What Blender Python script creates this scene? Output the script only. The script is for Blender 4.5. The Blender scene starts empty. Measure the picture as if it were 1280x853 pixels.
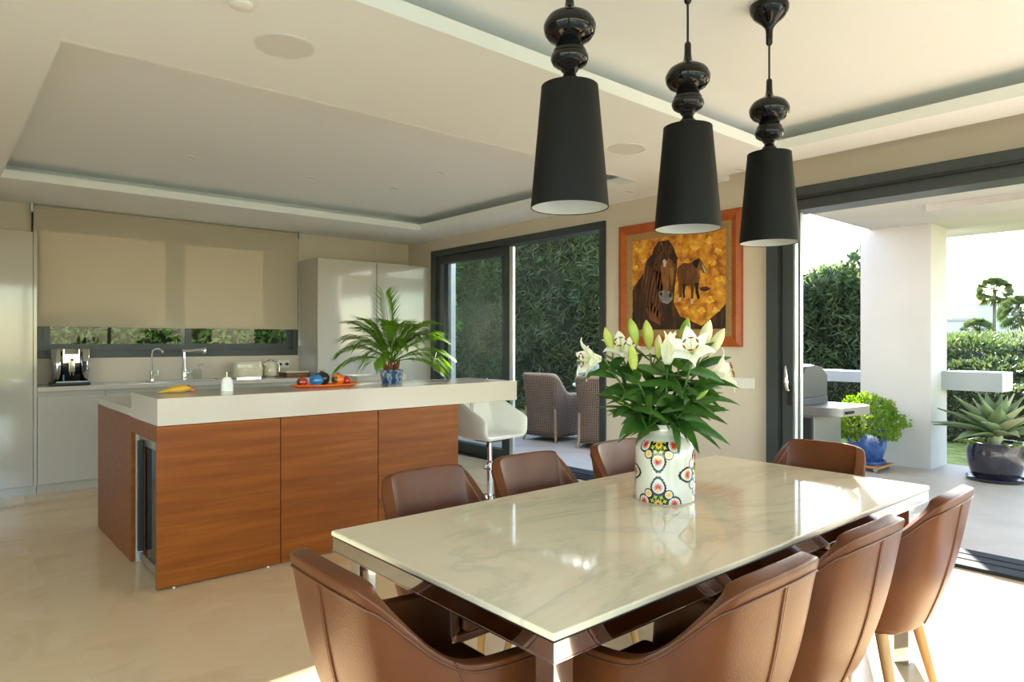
import bpy, bmesh, math, random
import numpy as np
from mathutils import Vector, Matrix

scene = bpy.context.scene
COL = scene.collection
R = math.radians
random.seed(7)
rng = np.random.default_rng(7)

# ------------------------------------------------------------------ camera
FPX, HORIZON, EYE = 845.7, 427.4, 1.35
EY = Vector((-732.1, 845.7)).normalized()
EX = Vector((EY.y, -EY.x))
FWD = Vector((EX.y, EY.y, 0.0))
cam_data = bpy.data.cameras.new('camera')
cam_data.sensor_width = 36.0
cam_data.lens = FPX / 1280.0 * 36.0
cam_data.shift_y = -(426.5 - HORIZON) / 1280.0
cam_data.clip_start = 0.02
cam_data.clip_end = 600.0
cam = bpy.data.objects.new('camera', cam_data)
COL.objects.link(cam)
cam.location = (0.0, 0.0, EYE)
cam.rotation_euler = (math.pi / 2, 0.0, math.atan2(-FWD.x, FWD.y))
scene.camera = cam

# ------------------------------------------------------------------ sky, sun, exposure
SUN_AZ = Vector((0.852, 0.523, 0.0)).normalized()
SUN_EL = R(22.0)
world = bpy.data.worlds.new('sky')
scene.world = world
world.use_nodes = True
wn = world.node_tree
wn.nodes.clear()
sky = wn.nodes.new('ShaderNodeTexSky')
sky.sky_type = 'NISHITA'
sky.sun_disc = False
sky.sun_elevation = SUN_EL
sky.sun_rotation = math.atan2(SUN_AZ.x, SUN_AZ.y)
sky.air_density = 1.0
sky.dust_density = 0.4
sky.ozone_density = 1.0
bg = wn.nodes.new('ShaderNodeBackground')
bg.inputs['Strength'].default_value = 0.43
wo = wn.nodes.new('ShaderNodeOutputWorld')
tint = wn.nodes.new('ShaderNodeMixRGB')
tint.blend_type = 'MULTIPLY'
tint.inputs[0].default_value = 1.0
tint.inputs[2].default_value = (1.0, 0.97, 0.955, 1.0)
wn.links.new(sky.outputs[0], tint.inputs[1])
wn.links.new(tint.outputs[0], bg.inputs[0])
wn.links.new(bg.outputs[0], wo.inputs[0])

sun_data = bpy.data.lights.new('sun', 'SUN')
sun_data.energy = 12.0
sun_data.angle = R(0.55)
sun_data.color = (1.0, 0.95, 0.87)
sun = bpy.data.objects.new('sun', sun_data)
COL.objects.link(sun)
sd = Vector((SUN_AZ.x * math.cos(SUN_EL), SUN_AZ.y * math.cos(SUN_EL), math.sin(SUN_EL)))
sun.rotation_euler = sd.to_track_quat('Z', 'Y').to_euler()
sun.location = (20, 12, 10)

vs = scene.view_settings
vs.view_transform = 'Standard'
vs.look = 'None'
vs.gamma = 1.0
vs.use_curve_mapping = False
vs.exposure = 1.82
try:
    scene.cycles.use_denoising = True
    scene.cycles.denoiser = 'OPENIMAGEDENOISE'
    scene.cycles.max_bounces = 14
    scene.cycles.diffuse_bounces = 8
    scene.cycles.glossy_bounces = 5
    scene.cycles.transparent_max_bounces = 24
    scene.cycles.sample_clamp_indirect = 6.0
    scene.cycles.caustics_reflective = False
    scene.cycles.caustics_refractive = False
except Exception:
    pass


def portal(name, loc, rot, sx, sy):
    d = bpy.data.lights.new(name, 'AREA')
    d.shape = 'RECTANGLE'
    d.size, d.size_y = sx, sy
    d.cycles.is_portal = True
    o = bpy.data.objects.new(name, d)
    COL.objects.link(o)
    o.location, o.rotation_euler = loc, rot
    return o


def at(u, v, b):
    """photo pixel and distance along the view axis -> place in the room"""
    a = (u - 640.0) / FPX * b
    return Vector((a * EX.x + b * EX.y, a * EY.x + b * EY.y, EYE + (HORIZON - v) / FPX * b))


# ------------------------------------------------------------------ materials
MATS = {}


def mat(name, col=(0.8, 0.8, 0.8), rough=0.5, metal=0.0, spec=0.5, coat=0.0, col2=None, scale=6.0, stretch=(1, 1, 1),
        bump=0.0, bscale=40.0, detail=5.0, mix=(0.35, 0.65), trans=None, sheen=0.0, rvar=0.0, coords='Object', distort=0.0):
    if name in MATS:
        return MATS[name]
    m = bpy.data.materials.new(name)
    m.use_nodes = True
    nt = m.node_tree
    b = nt.nodes['Principled BSDF']
    b.inputs['Base Color'].default_value = (*col, 1)
    b.inputs['Roughness'].default_value = rough
    b.inputs['Metallic'].default_value = metal
    b.inputs['Specular IOR Level'].default_value = spec
    b.inputs['Coat Weight'].default_value = coat
    b.inputs['Coat Roughness'].default_value = 0.05
    b.inputs['Sheen Weight'].default_value = sheen
    tc = nt.nodes.new('ShaderNodeTexCoord')
    mp = nt.nodes.new('ShaderNodeMapping')
    mp.inputs['Scale'].default_value = stretch
    nt.links.new(tc.outputs[coords], mp.inputs[0])
    csock = None
    if col2 is None:
        col2 = tuple(min(1, c * 1.05) for c in col)
    n = nt.nodes.new('ShaderNodeTexNoise')
    n.inputs['Scale'].default_value = scale
    n.inputs['Detail'].default_value = detail
    n.inputs['Distortion'].default_value = distort
    nt.links.new(mp.outputs[0], n.inputs['Vector'])
    cr = nt.nodes.new('ShaderNodeValToRGB')
    cr.color_ramp.elements[0].position = mix[0]
    cr.color_ramp.elements[1].position = mix[1]
    cr.color_ramp.elements[0].color = (*col, 1)
    cr.color_ramp.elements[1].color = (*col2, 1)
    nt.links.new(n.outputs[0], cr.inputs[0])
    nt.links.new(cr.outputs[0], b.inputs['Base Color'])
    csock = cr.outputs[0]
    if rvar:
        mr = nt.nodes.new('ShaderNodeMapRange')
        mr.inputs['To Min'].default_value = max(0, rough - rvar)
        mr.inputs['To Max'].default_value = rough + rvar
        nt.links.new(n.outputs[0], mr.inputs[0])
        nt.links.new(mr.outputs[0], b.inputs['Roughness'])
    if bump:
        nb = nt.nodes.new('ShaderNodeTexNoise')
        nb.inputs['Scale'].default_value = bscale
        nb.inputs['Detail'].default_value = 4
        nt.links.new(mp.outputs[0], nb.inputs['Vector'])
        bp = nt.nodes.new('ShaderNodeBump')
        bp.inputs['Strength'].default_value = bump
        bp.inputs['Distance'].default_value = 0.01
        nt.links.new(nb.outputs[0], bp.inputs['Height'])
        nt.links.new(bp.outputs[0], b.inputs['Normal'])
    if trans is not None:
        t = nt.nodes.new('ShaderNodeBsdfTranslucent')
        hs = nt.nodes.new('ShaderNodeHueSaturation')
        hs.inputs['Value'].default_value = 1.6
        hs.inputs['Saturation'].default_value = 1.1
        nt.links.new(csock, hs.inputs['Color'])
        nt.links.new(hs.outputs[0], t.inputs[0])
        ms = nt.nodes.new('ShaderNodeMixShader')
        ms.inputs[0].default_value = trans
        nt.links.new(b.outputs[0], ms.inputs[1])
        nt.links.new(t.outputs[0], ms.inputs[2])
        nt.links.new(ms.outputs[0], nt.nodes['Material Output'].inputs[0])
    MATS[name] = m
    return m


def glass_mat(name, tint=(0.93, 0.96, 0.95), ior=1.28):
    if name in MATS:
        return MATS[name]
    m = bpy.data.materials.new(name)
    m.use_nodes = True
    nt = m.node_tree
    nt.nodes.remove(nt.nodes['Principled BSDF'])
    t = nt.nodes.new('ShaderNodeBsdfTransparent')
    t.inputs[0].default_value = (*tint, 1)
    g = nt.nodes.new('ShaderNodeBsdfGlossy')
    g.inputs['Roughness'].default_value = 0.0
    fr = nt.nodes.new('ShaderNodeFresnel')
    ge = nt.nodes.new('ShaderNodeNewGeometry')
    mi = nt.nodes.new('ShaderNodeMapRange')
    mi.inputs['To Min'].default_value = ior
    mi.inputs['To Max'].default_value = 1.0 / ior
    nt.links.new(ge.outputs['Backfacing'], mi.inputs[0])
    nt.links.new(mi.outputs[0], fr.inputs[0])
    ms = nt.nodes.new('ShaderNodeMixShader')
    nt.links.new(fr.outputs[0], ms.inputs[0])
    nt.links.new(t.outputs[0], ms.inputs[1])
    nt.links.new(g.outputs[0], ms.inputs[2])
    nt.links.new(ms.outputs[0], nt.nodes['Material Output'].inputs[0])
    MATS[name] = m
    return m


def ramp_mat(name, stops, scale, rough=0.5, stretch=(1, 1, 1), detail=8, distort=0.0, bump=0.0, kind='noise', objvar=0.0, spec=0.5, rough_detail=0.55, coat=0.0):
    m = bpy.data.materials.new(name)
    m.use_nodes = True
    nt = m.node_tree
    b = nt.nodes['Principled BSDF']
    b.inputs['Roughness'].default_value = rough
    b.inputs['Specular IOR Level'].default_value = spec
    b.inputs['Coat Weight'].default_value = coat
    tc = nt.nodes.new('ShaderNodeTexCoord')
    mp = nt.nodes.new('ShaderNodeMapping')
    mp.inputs['Scale'].default_value = stretch
    nt.links.new(tc.outputs['Object'], mp.inputs[0])
    src = mp.outputs[0]
    if objvar:
        oi = nt.nodes.new('ShaderNodeObjectInfo')
        ad = nt.nodes.new('ShaderNodeVectorMath')
        ad.operation = 'MULTIPLY_ADD'
        ad.inputs[1].default_value = (1, 1, 1)
        cx = nt.nodes.new('ShaderNodeVectorMath')
        cx.operation = 'SCALE'
        cx.inputs[0].default_value = (objvar, objvar * 0.7, objvar * 0.3)
        nt.links.new(oi.outputs['Random'], cx.inputs['Scale'])
        nt.links.new(src, ad.inputs[0])
        nt.links.new(cx.outputs[0], ad.inputs[2])
        src = ad.outputs[0]
    n = nt.nodes.new('ShaderNodeTexNoise')
    n.inputs['Scale'].default_value = scale
    n.inputs['Detail'].default_value = detail
    n.inputs['Roughness'].default_value = rough_detail
    n.inputs['Distortion'].default_value = distort
    nt.links.new(src, n.inputs['Vector'])
    cr = nt.nodes.new('ShaderNodeValToRGB')
    els = cr.color_ramp.elements
    while len(els) < len(stops):
        els.new(0.5)
    for e, (p, c) in zip(els, stops):
        e.position = p
        e.color = (*c, 1)
    nt.links.new(n.outputs[0], cr.inputs[0])
    nt.links.new(cr.outputs[0], b.inputs['Base Color'])
    if bump:
        bp = nt.nodes.new('ShaderNodeBump')
        bp.inputs['Strength'].default_value = bump
        bp.inputs['Distance'].default_value = 0.01
        nt.links.new(n.outputs[0], bp.inputs['Height'])
        nt.links.new(bp.outputs[0], b.inputs['Normal'])
    MATS[name] = m
    return m


M = {}
M['wall'] = mat('wall_paint', (0.65, 0.565, 0.475), 0.85, col2=(0.67, 0.585, 0.495), scale=2, bump=0.03, bscale=120)
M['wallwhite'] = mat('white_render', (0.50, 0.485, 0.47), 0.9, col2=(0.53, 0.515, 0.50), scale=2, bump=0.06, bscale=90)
M['ceil'] = mat('ceiling_paint', (0.87, 0.885, 0.89), 0.9, col2=(0.88, 0.895, 0.90), scale=1.5)
M['floor'] = ramp_mat('cream_stone', [(0.30, (0.68, 0.48, 0.26)), (0.45, (0.77, 0.57, 0.34)), (0.52, (0.76, 0.555, 0.32)), (0.70, (0.82, 0.64, 0.42))],
                      1.5, rough=0.14, detail=9, distort=0.8, objvar=9.0, stretch=(1, 1.3, 1), spec=0.42)
M['terrace'] = ramp_mat('terrace_stone', [(0.30, (0.40, 0.34, 0.27)), (0.5, (0.45, 0.39, 0.315)), (0.72, (0.50, 0.45, 0.37))],
                        1.5, rough=0.6, detail=9, distort=0.8, objvar=9.0, spec=0.3)
M['paving'] = mat('bounce_paving_stone', (0.66, 0.60, 0.51), 0.7, col2=(0.72, 0.66, 0.57), scale=1.5)
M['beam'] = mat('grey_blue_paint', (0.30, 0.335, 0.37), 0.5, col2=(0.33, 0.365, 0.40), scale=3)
M['dark'] = mat('anthracite_metal', (0.035, 0.045, 0.05), 0.38, metal=0.0, col2=(0.042, 0.052, 0.058), scale=3)
M['track'] = mat('track_metal', (0.022, 0.026, 0.028), 0.75, spec=0.1, col2=(0.028, 0.032, 0.034), scale=4)
M['gasket'] = mat('black_gasket', (0.008, 0.009, 0.01), 0.6)
M['alu'] = mat('aluminium_edge', (0.62, 0.68, 0.72), 0.3, metal=0.8)
M['glass'] = glass_mat('window_glass')
M['blind'] = mat('blind_fabric', (0.52, 0.455, 0.36), 0.9, col2=(0.54, 0.475, 0.38), scale=300, stretch=(1, 1, 1), bump=0.1, bscale=500, trans=0.12)
M['gloss'] = mat('white_lacquer', (0.48, 0.455, 0.42), 0.08, col2=(0.49, 0.465, 0.43), scale=1, coat=0.4)
M['stone'] = mat('white_worktop', (0.53, 0.472, 0.42), 0.16, col2=(0.55, 0.492, 0.44), scale=200, mix=(0.45, 0.6))
M['wood'] = ramp_mat('cherry_wood', [(0.25, (0.16, 0.036, 0.003)), (0.5, (0.21, 0.054, 0.005)), (0.75, (0.28, 0.082, 0.009))],
                     3.0, rough=0.38, spec=0.3, stretch=(0.5, 4, 9), detail=7, distort=0.25, objvar=3.0)
M['chrome'] = mat('chrome', (0.75, 0.75, 0.76), 0.06, metal=1.0)
M['steel'] = mat('brushed_steel', (0.55, 0.55, 0.55), 0.28, metal=1.0, bump=0.03, bscale=200, stretch=(1, 30, 1))
M['black'] = mat('black_gloss', (0.004, 0.004, 0.005), 0.06, spec=0.4)
M['blackp'] = mat('black_plastic', (0.012, 0.012, 0.013), 0.35)
M['cream'] = mat('cream_enamel', (0.70, 0.62, 0.44), 0.18, coat=0.5)
M['leather'] = mat('brown_leather', (0.090, 0.0225, 0.005), 0.33, col2=(0.128, 0.034, 0.008), scale=7, bump=0.08, bscale=160, spec=0.34, rvar=0.05, mix=(0.3, 0.7))
M['leatherpipe'] = mat('brown_leather_piping', (0.085, 0.025, 0.009), 0.4, col2=(0.10, 0.03, 0.011), bump=0.1, bscale=200)
M['legwood'] = ramp_mat('oak_leg', [(0.3, (0.36, 0.17, 0.05)), (0.7, (0.48, 0.24, 0.075))], 6, rough=0.4, stretch=(6, 6, 0.6), objvar=2)
M['shade'] = mat('black_shade_fabric', (0.004, 0.004, 0.004), 0.6, col2=(0.006, 0.006, 0.006), scale=400, bump=0.1, bscale=500, sheen=0.0, spec=0.18)
M['shadein'] = mat('pale_shade_lining', (0.72, 0.72, 0.71), 0.8)
M['whitep'] = mat('white_plastic', (0.80, 0.79, 0.76), 0.4)
M['grille'] = mat('speaker_grille', (0.70, 0.70, 0.67), 0.7, col2=(0.74, 0.74, 0.71), scale=400)
M['whiteleather'] = mat('ivory_leather', (0.80, 0.79, 0.72), 0.35, bump=0.06, bscale=90)
M['frameorange'] = ramp_mat('painting_frame_wood', [(0.3, (0.30, 0.055, 0.008)), (0.7, (0.46, 0.105, 0.012))], 3, rough=0.35, stretch=(2, 2, 2), objvar=3)
M['slip'] = mat('painting_slip', (0.30, 0.17, 0.06), 0.7, col2=(0.40, 0.24, 0.10), scale=60, bump=0.2, bscale=150)
M['earth'] = mat('dark_soil', (0.03, 0.02, 0.012), 0.95, col2=(0.05, 0.032, 0.02), scale=30, bump=0.4)


# marble table top: pale green-cream glass stone with soft veins
def marble():
    m = bpy.data.materials.new('table_marble')
    m.use_nodes = True
    nt = m.node_tree
    b = nt.nodes['Principled BSDF']
    tc = nt.nodes.new('ShaderNodeTexCoord')
    mp = nt.nodes.new('ShaderNodeMapping')
    mp.inputs['Rotation'].default_value = (0, 0, R(28))
    mp.inputs['Scale'].default_value = (1.0, 2.6, 1)
    nt.links.new(tc.outputs['Object'], mp.inputs[0])
    n = nt.nodes.new('ShaderNodeTexNoise')
    n.inputs['Scale'].default_value = 0.8
    n.inputs['Detail'].default_value = 9
    n.inputs['Roughness'].default_value = 0.6
    n.inputs['Distortion'].default_value = 1.2
    nt.links.new(mp.outputs[0], n.inputs['Vector'])
    cr = nt.nodes.new('ShaderNodeValToRGB')
    e = cr.color_ramp.elements
    for _ in range(3):
        e.new(0.5)
    base = (0.80, 0.66, 0.45)
    for el, (p, c) in zip(e, [(0.36, base), (0.455, (0.765, 0.635, 0.43)), (0.495, (0.66, 0.56, 0.39)), (0.53, (0.77, 0.64, 0.435)), (0.64, (0.84, 0.70, 0.49))]):
        el.position = p
        el.color = (*c, 1)
    nt.links.new(n.outputs[0], cr.inputs[0])
    nt.links.new(cr.outputs[0], b.inputs['Base Color'])
    b.inputs['Roughness'].default_value = 0.05
    b.inputs['Specular IOR Level'].default_value = 0.6
    return m


M['marble'] = marble()


# ------------------------------------------------------------------ mesh building
class MB:
    def __init__(self):
        self.v, self.f = [], []

    def add(self, verts, faces):
        o = len(self.v)
        self.v.extend([tuple(p) for p in verts])
        self.f.extend([tuple(i + o for i in q) for q in faces])
        return self

    def box(self, x0, x1, y0, y1, z0, z1):
        v = [(x0, y0, z0), (x1, y0, z0), (x1, y1, z0), (x0, y1, z0), (x0, y0, z1), (x1, y0, z1), (x1, y1, z1), (x0, y1, z1)]
        return self.add(v, [(0, 3, 2, 1), (4, 5, 6, 7), (0, 1, 5, 4), (1, 2, 6, 5), (2, 3, 7, 6), (3, 0, 4, 7)])

    def prism(self, pts, z0, z1):
        """counter-clockwise outline in xy pulled up from z0 to z1"""
        n = len(pts)
        v = [(p[0], p[1], z0) for p in pts] + [(p[0], p[1], z1) for p in pts]
        f = [tuple(range(n - 1, -1, -1)), tuple(range(n, 2 * n))]
        f += [(i, (i + 1) % n, n + (i + 1) % n, n + i) for i in range(n)]
        return self.add(v, f)

    def lathe(self, prof, seg=32, c=(0, 0, 0), cap=True):
        v, f = [], []
        for r, z in prof:
            for k in range(seg):
                a = 2 * math.pi * k / seg
                v.append((c[0] + r * math.cos(a), c[1] + r * math.sin(a), c[2] + z))
        for i in range(len(prof) - 1):
            for k in range(seg):
                k2 = (k + 1) % seg
                f.append((i * seg + k, i * seg + k2, (i + 1) * seg + k2, (i + 1) * seg + k))
        if cap:
            f.append(tuple(range(seg - 1, -1, -1)))
            f.append(tuple((len(prof) - 1) * seg + k for k in range(seg)))
        return self.add(v, f)

    def tube(self, path, r, seg=8, cap=True):
        path = [Vector(p) for p in path]
        rs = r if isinstance(r, (list, tuple)) else [r] * len(path)
        v, f = [], []
        t0 = (path[1] - path[0]).normalized()
        up = Vector((0, 0, 1)) if abs(t0.z) < 0.9 else Vector((1, 0, 0))
        x = t0.cross(up).normalized()
        for i, p in enumerate(path):
            if i == 0:
                t = t0
            elif i == len(path) - 1:
                t = (path[i] - path[i - 1]).normalized()
            else:
                t = (path[i + 1] - path[i - 1]).normalized()
            x = (x - t * x.dot(t)).normalized()
            y = t.cross(x)
            for k in range(seg):
                a = 2 * math.pi * k / seg
                q = p + (x * math.cos(a) + y * math.sin(a)) * rs[i]
                v.append(q)
        for i in range(len(path) - 1):
            for k in range(seg):
                k2 = (k + 1) % seg
                f.append((i * seg + k, i * seg + k2, (i + 1) * seg + k2, (i + 1) * seg + k))
        if cap:
            f.append(tuple(range(seg - 1, -1, -1)))
            f.append(tuple((len(path) - 1) * seg + k for k in range(seg)))
        return self.add(v, f)

    def grid(self, rows, close=False):
        """rows of equal length of points -> quads"""
        n = len(rows[0])
        v = [p for r in rows for p in r]
        f = []
        for i in range(len(rows) - 1):
            for k in range(n if close else n - 1):
                k2 = (k + 1) % n
                f.append((i * n + k, i * n + k2, (i + 1) * n + k2, (i + 1) * n + k))
        return self.add(v, f)

    def xform(self, mtx):
        self.v = [tuple(mtx @ Vector(p)) for p in self.v]
        return self

    def mesh(self, name, smooth=None):
        me = bpy.data.meshes.new(name)
        me.from_pydata(self.v, [], self.f)
        me.update()
        if smooth is not None:
            me.shade_smooth()
            if smooth < 180:
                me.set_sharp_from_angle(angle=R(smooth))
        return me


def obj(name, mb, m, parent=None, smooth=None, bevel=0.0, seg=2, subsurf=0, solid=0.0, kind=None, label=None, loc=None):
    me = mb.mesh(name, smooth) if isinstance(mb, MB) else mb
    if m is not None:
        mm = M[m] if isinstance(m, str) else m
        if not me.materials:
            me.materials.append(mm)
    o = bpy.data.objects.new(name, me)
    COL.objects.link(o)
    if parent is not None:
        o.parent = parent
    if loc is not None:
        o.location = loc
    if solid:
        s = o.modifiers.new('thickness', 'SOLIDIFY')
        s.thickness = solid
        s.offset = 0
    if bevel:
        b = o.modifiers.new('edge', 'BEVEL')
        b.width = bevel
        b.segments = seg
        b.limit_method = 'ANGLE'
        b.angle_limit = R(40)
        if smooth is None:
            me.shade_smooth()
            me.set_sharp_from_angle(angle=R(35))
            b.harden_normals = True
    if subsurf:
        s = o.modifiers.new('round', 'SUBSURF')
        s.levels = s.render_levels = subsurf
        me.shade_smooth()
    if kind:
        o['kind'] = kind
    if label:
        o['label'] = label
    return o


def tag(o, label, cat, group=None, kind=None):
    o['label'] = label
    o['category'] = cat
    if group:
        o['group'] = group
    if kind:
        o['kind'] = kind
    return o


def thing(name, label, cat, loc=(0, 0, 0), rz=0.0, group=None):
    o = bpy.data.objects.new(name, None)
    o.empty_display_size = 0.1
    COL.objects.link(o)
    o.location = loc
    o.rotation_euler = (0, 0, rz)
    return tag(o, label, cat, group)


def struct(name, loc=(0, 0, 0), label=None):
    o = bpy.data.objects.new(name, None)
    COL.objects.link(o)
    o.location = loc
    o['kind'] = 'structure'
    if label:
        o['label'] = label
    return o


def B(x0, x1, y0, y1, z0, z1):
    return MB().box(x0, x1, y0, y1, z0, z1)


def copy_tree(o, parent=None):
    c = o.copy()
    COL.objects.link(c)
    if parent is not None:
        c.parent = parent
    for ch in list(o.children):
        copy_tree(ch, c)
    return c


# ================================================================== SETTING
XR, YB, ZC, ZT = 4.88, 7.76, 2.645, 2.80      # right wall, back wall, soffit, tray ceiling
XL, YF = -1.9, -1.5                           # left wall, rear wall (behind the viewer)
DY0, DY1, DZ = 4.27, 7.20, 2.50               # sliding door opening
OY0, OY1, OZ = -1.2, 2.60, 2.47               # wide terrace opening
WX0, WX1, WZ0, WZ1 = 0.775, 3.345, 1.19, 2.60  # kitchen window

# floor of large stone slabs
fl = obj('floor', B(XL, XR + 0.24, YF, YB, -0.12, -0.012), 'floor', kind='structure')
fl['label'] = 'polished cream stone floor of large slabs'
TS = 1.2
slab = {}


def slabs(parent, x0, x1, y0, y1, m, ztop=0.0, th=0.012):
    y = y0
    while y < y1 - 1e-4:
        x = x0
        h = min(TS, y1 - y)
        while x < x1 - 1e-4:
            w = min(TS, x1 - x)
            key = (round(w, 3), round(h, 3), m, th)
            if key not in slab:
                me = B(0.0001, w - 0.0001, 0.0001, h - 0.0001, -th, 0).mesh('slab')
                me.materials.append(M[m])
                slab[key] = me
            o = bpy.data.objects.new('floor_slab', slab[key])
            COL.objects.link(o)
            o.parent = parent
            o.location = (x, y, ztop)
            x += w
        y += h


slabs(fl, XL, XR + 0.24, YF, YB, 'floor')
tf = obj('terrace_floor', B(XR + 0.24, 8.55, YF - 0.2, 16.0, -0.2, -0.012), 'terrace', kind='structure')
tf['label'] = 'pale stone terrace paving outside the doors'
slabs(tf, XR + 0.24, 8.55, YF - 0.2, 16.0, 'terrace')

rt = obj('bounce_paving', MB().box(-8.0, 8.55, -9.0, YF - 0.2, -0.2, -0.02).box(-8.0, XL - 0.2, YF - 0.2, YB + 0.22, -0.2, -0.02), 'paving', kind='structure')  # out of view; added so its pale stone throws skylight up to the ceiling
rt['label'] = 'unseen pale stone paving added to bounce light onto the ceiling'

# back wall round the kitchen window
w = MB()
w.box(XL - 0.2, WX0, YB, YB + 0.22, 0, 3.0)
w.box(WX1, XR + 0.24, YB, YB + 0.22, 0, 3.0)
w.box(WX0, WX1, YB, YB + 0.22, 0, WZ0)
w.box(WX0, WX1, YB, YB + 0.22, WZ1, 3.0)
obj('wall_back', w, 'wall', kind='structure')
# right wall with the sliding door and the wide opening
w = MB()
w.box(XR, XR + 0.24, DY1, YB, 0, 3.0)
w.box(XR, XR + 0.24, DY0, DY1, DZ, 3.0)
w.box(XR, XR + 0.24, OY1, DY0, 0, 3.0)
w.box(XR, XR + 0.24, OY0, OY1, OZ, 3.0)
w.box(XR, XR + 0.24, YF, OY0, 0, 3.0)
obj('wall_right', w, 'wall', kind='structure')
w = MB()
w.box(XL - 0.2, XL, 2.4, YB, 0, 3.0)
w.box(XL - 0.2, XL, YF - 0.2, -1.3, 0, 3.0)
w.box(XL - 0.2, XL, -1.3, 2.4, 2.5, 3.0)
obj('wall_left', w, 'wall', kind='structure')
# rear wall: unseen garden windows behind and beside the viewer, added to supply daylight
w = MB()
w.box(XL, -1.8, YF - 0.2, YF, 0, 3.0)
w.box(4.7, XR + 0.24, YF - 0.2, YF, 0, 3.0)
w.box(-1.8, 4.7, YF - 0.2, YF, 2.5, 3.0)
obj('wall_rear', w, 'wall', kind='structure')
rw = struct('unseen_window_2')
for i in range(5):
    x = -1.8 + i * 1.61
    obj('window_frame', B(x, x + 0.06, YF - 0.14, YF - 0.06, 0.07, 2.42), 'dark', rw)
    if i < 4:
        obj('pane', B(x + 0.06, x + 1.61, YF - 0.11, YF - 0.10, 0.07, 2.42), 'glass', rw)
obj('window_frame', B(-1.8, 4.7, YF - 0.14, YF - 0.06, 2.42, 2.5), 'dark', rw)
obj('window_frame', B(-1.8, 4.7, YF - 0.14, YF - 0.06, 0.0, 0.07), 'dark', rw)
lw_ = struct('unseen_window_3')
for i in range(4):
    y = -1.3 + i * 1.2133
    obj('window_frame', B(XL - 0.14, XL - 0.06, y, y + 0.06, 0.07, 2.42), 'dark', lw_)
    if i < 3:
        obj('pane', B(XL - 0.11, XL - 0.10, y + 0.06, y + 1.2133, 0.07, 2.42), 'glass', lw_)
obj('window_frame', B(XL - 0.14, XL - 0.06, -1.3, 2.4, 2.42, 2.5), 'dark', lw_)
obj('window_frame', B(XL - 0.14, XL - 0.06, -1.3, 2.4, 0.0, 0.07), 'dark', lw_)

# ceiling: soffit with two raised trays, cove lips, blind pocket
T1 = (0.44, 4.34, 3.47, 6.64)
T2 = (-1.1, 4.36, -1.0, 2.33)
PK = (4.70, 2.97)
c = MB()
th = 0.03
c.box(XL, T1[0], T2[3], YB, ZC, ZC + th)
c.box(T1[1], XR, PK[1], YB, ZC, ZC + th)
c.box(T1[0], T1[1], T1[3], YB, ZC, ZC + th)
c.box(T1[0], T1[1], T2[3], T1[2], ZC, ZC + th)
c.box(T1[1], PK[0], T2[3], PK[1], ZC, ZC + th)
c.box(XL, T2[0], YF, T2[3], ZC, ZC + th)
c.box(T2[1], PK[0], YF, T2[3], ZC, ZC + th)
c.box(T2[0], T2[1], YF, T2[2], ZC, ZC + th)
c.box(XL, XR, YF, YB, ZT, ZT + 0.12)
obj('ceiling', c, 'ceil', kind='structure')
for n, t in ((1, T1), (2, T2)):
    c = MB()
    lt, lh, pk = 0.03, 0.068, 0.28
    e = 0.002
    c.box(t[0] - lt, t[0] + e, t[2] - lt, t[3] + lt, ZC - 0.0004, ZC + lh)
    c.box(t[1] - e, t[1] + lt, t[2] - lt, t[3] + lt, ZC - 0.0004, ZC + lh)
    c.box(t[0] + e, t[1] - e, t[2] - lt, t[2] + e, ZC - 0.0004, ZC + lh)
    c.box(t[0] + e, t[1] - e, t[3] - e, t[3] + lt, ZC - 0.0004, ZC + lh)
    # back of the light cove
    c.box(t[0] - pk - 0.02, t[0] - pk, t[2] - pk, t[3] + pk, ZC + th, ZT)
    c.box(t[1] + pk, t[1] + pk + 0.02, t[2] - pk, t[3] + pk, ZC + th, ZT)
    c.box(t[0] - pk, t[1] + pk, t[2] - pk - 0.02, t[2] - pk, ZC + th, ZT)
    c.box(t[0] - pk, t[1] + pk, t[3] + pk, t[3] + pk + 0.02, ZC + th, ZT)
    o = obj('trim_%d' % n, c, 'ceil', kind='structure')
    o['label'] = 'plaster lip of the ceiling light cove'
c = MB()
c.box(PK[0] - 0.02, PK[0] + 0.001, YF, PK[1], ZC - 0.0004, ZT)
c.box(PK[0] + 0.001, XR, PK[1] - 0.001, PK[1] + 0.02, ZC - 0.0004, ZT)
obj('trim_3', c, 'ceil', kind='structure')['label'] = 'plaster sides of the blind pocket above the wide opening'

# kitchen window
wd = struct('window_1', label='wide low kitchen window with anthracite frame')
y0, y1 = YB - 0.005, YB + 0.07


def frame_piece(parent, *b, name='window_frame', m='dark', bev=0.003):
    return obj(name, B(*b), m, parent, bevel=bev, seg=1)


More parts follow.
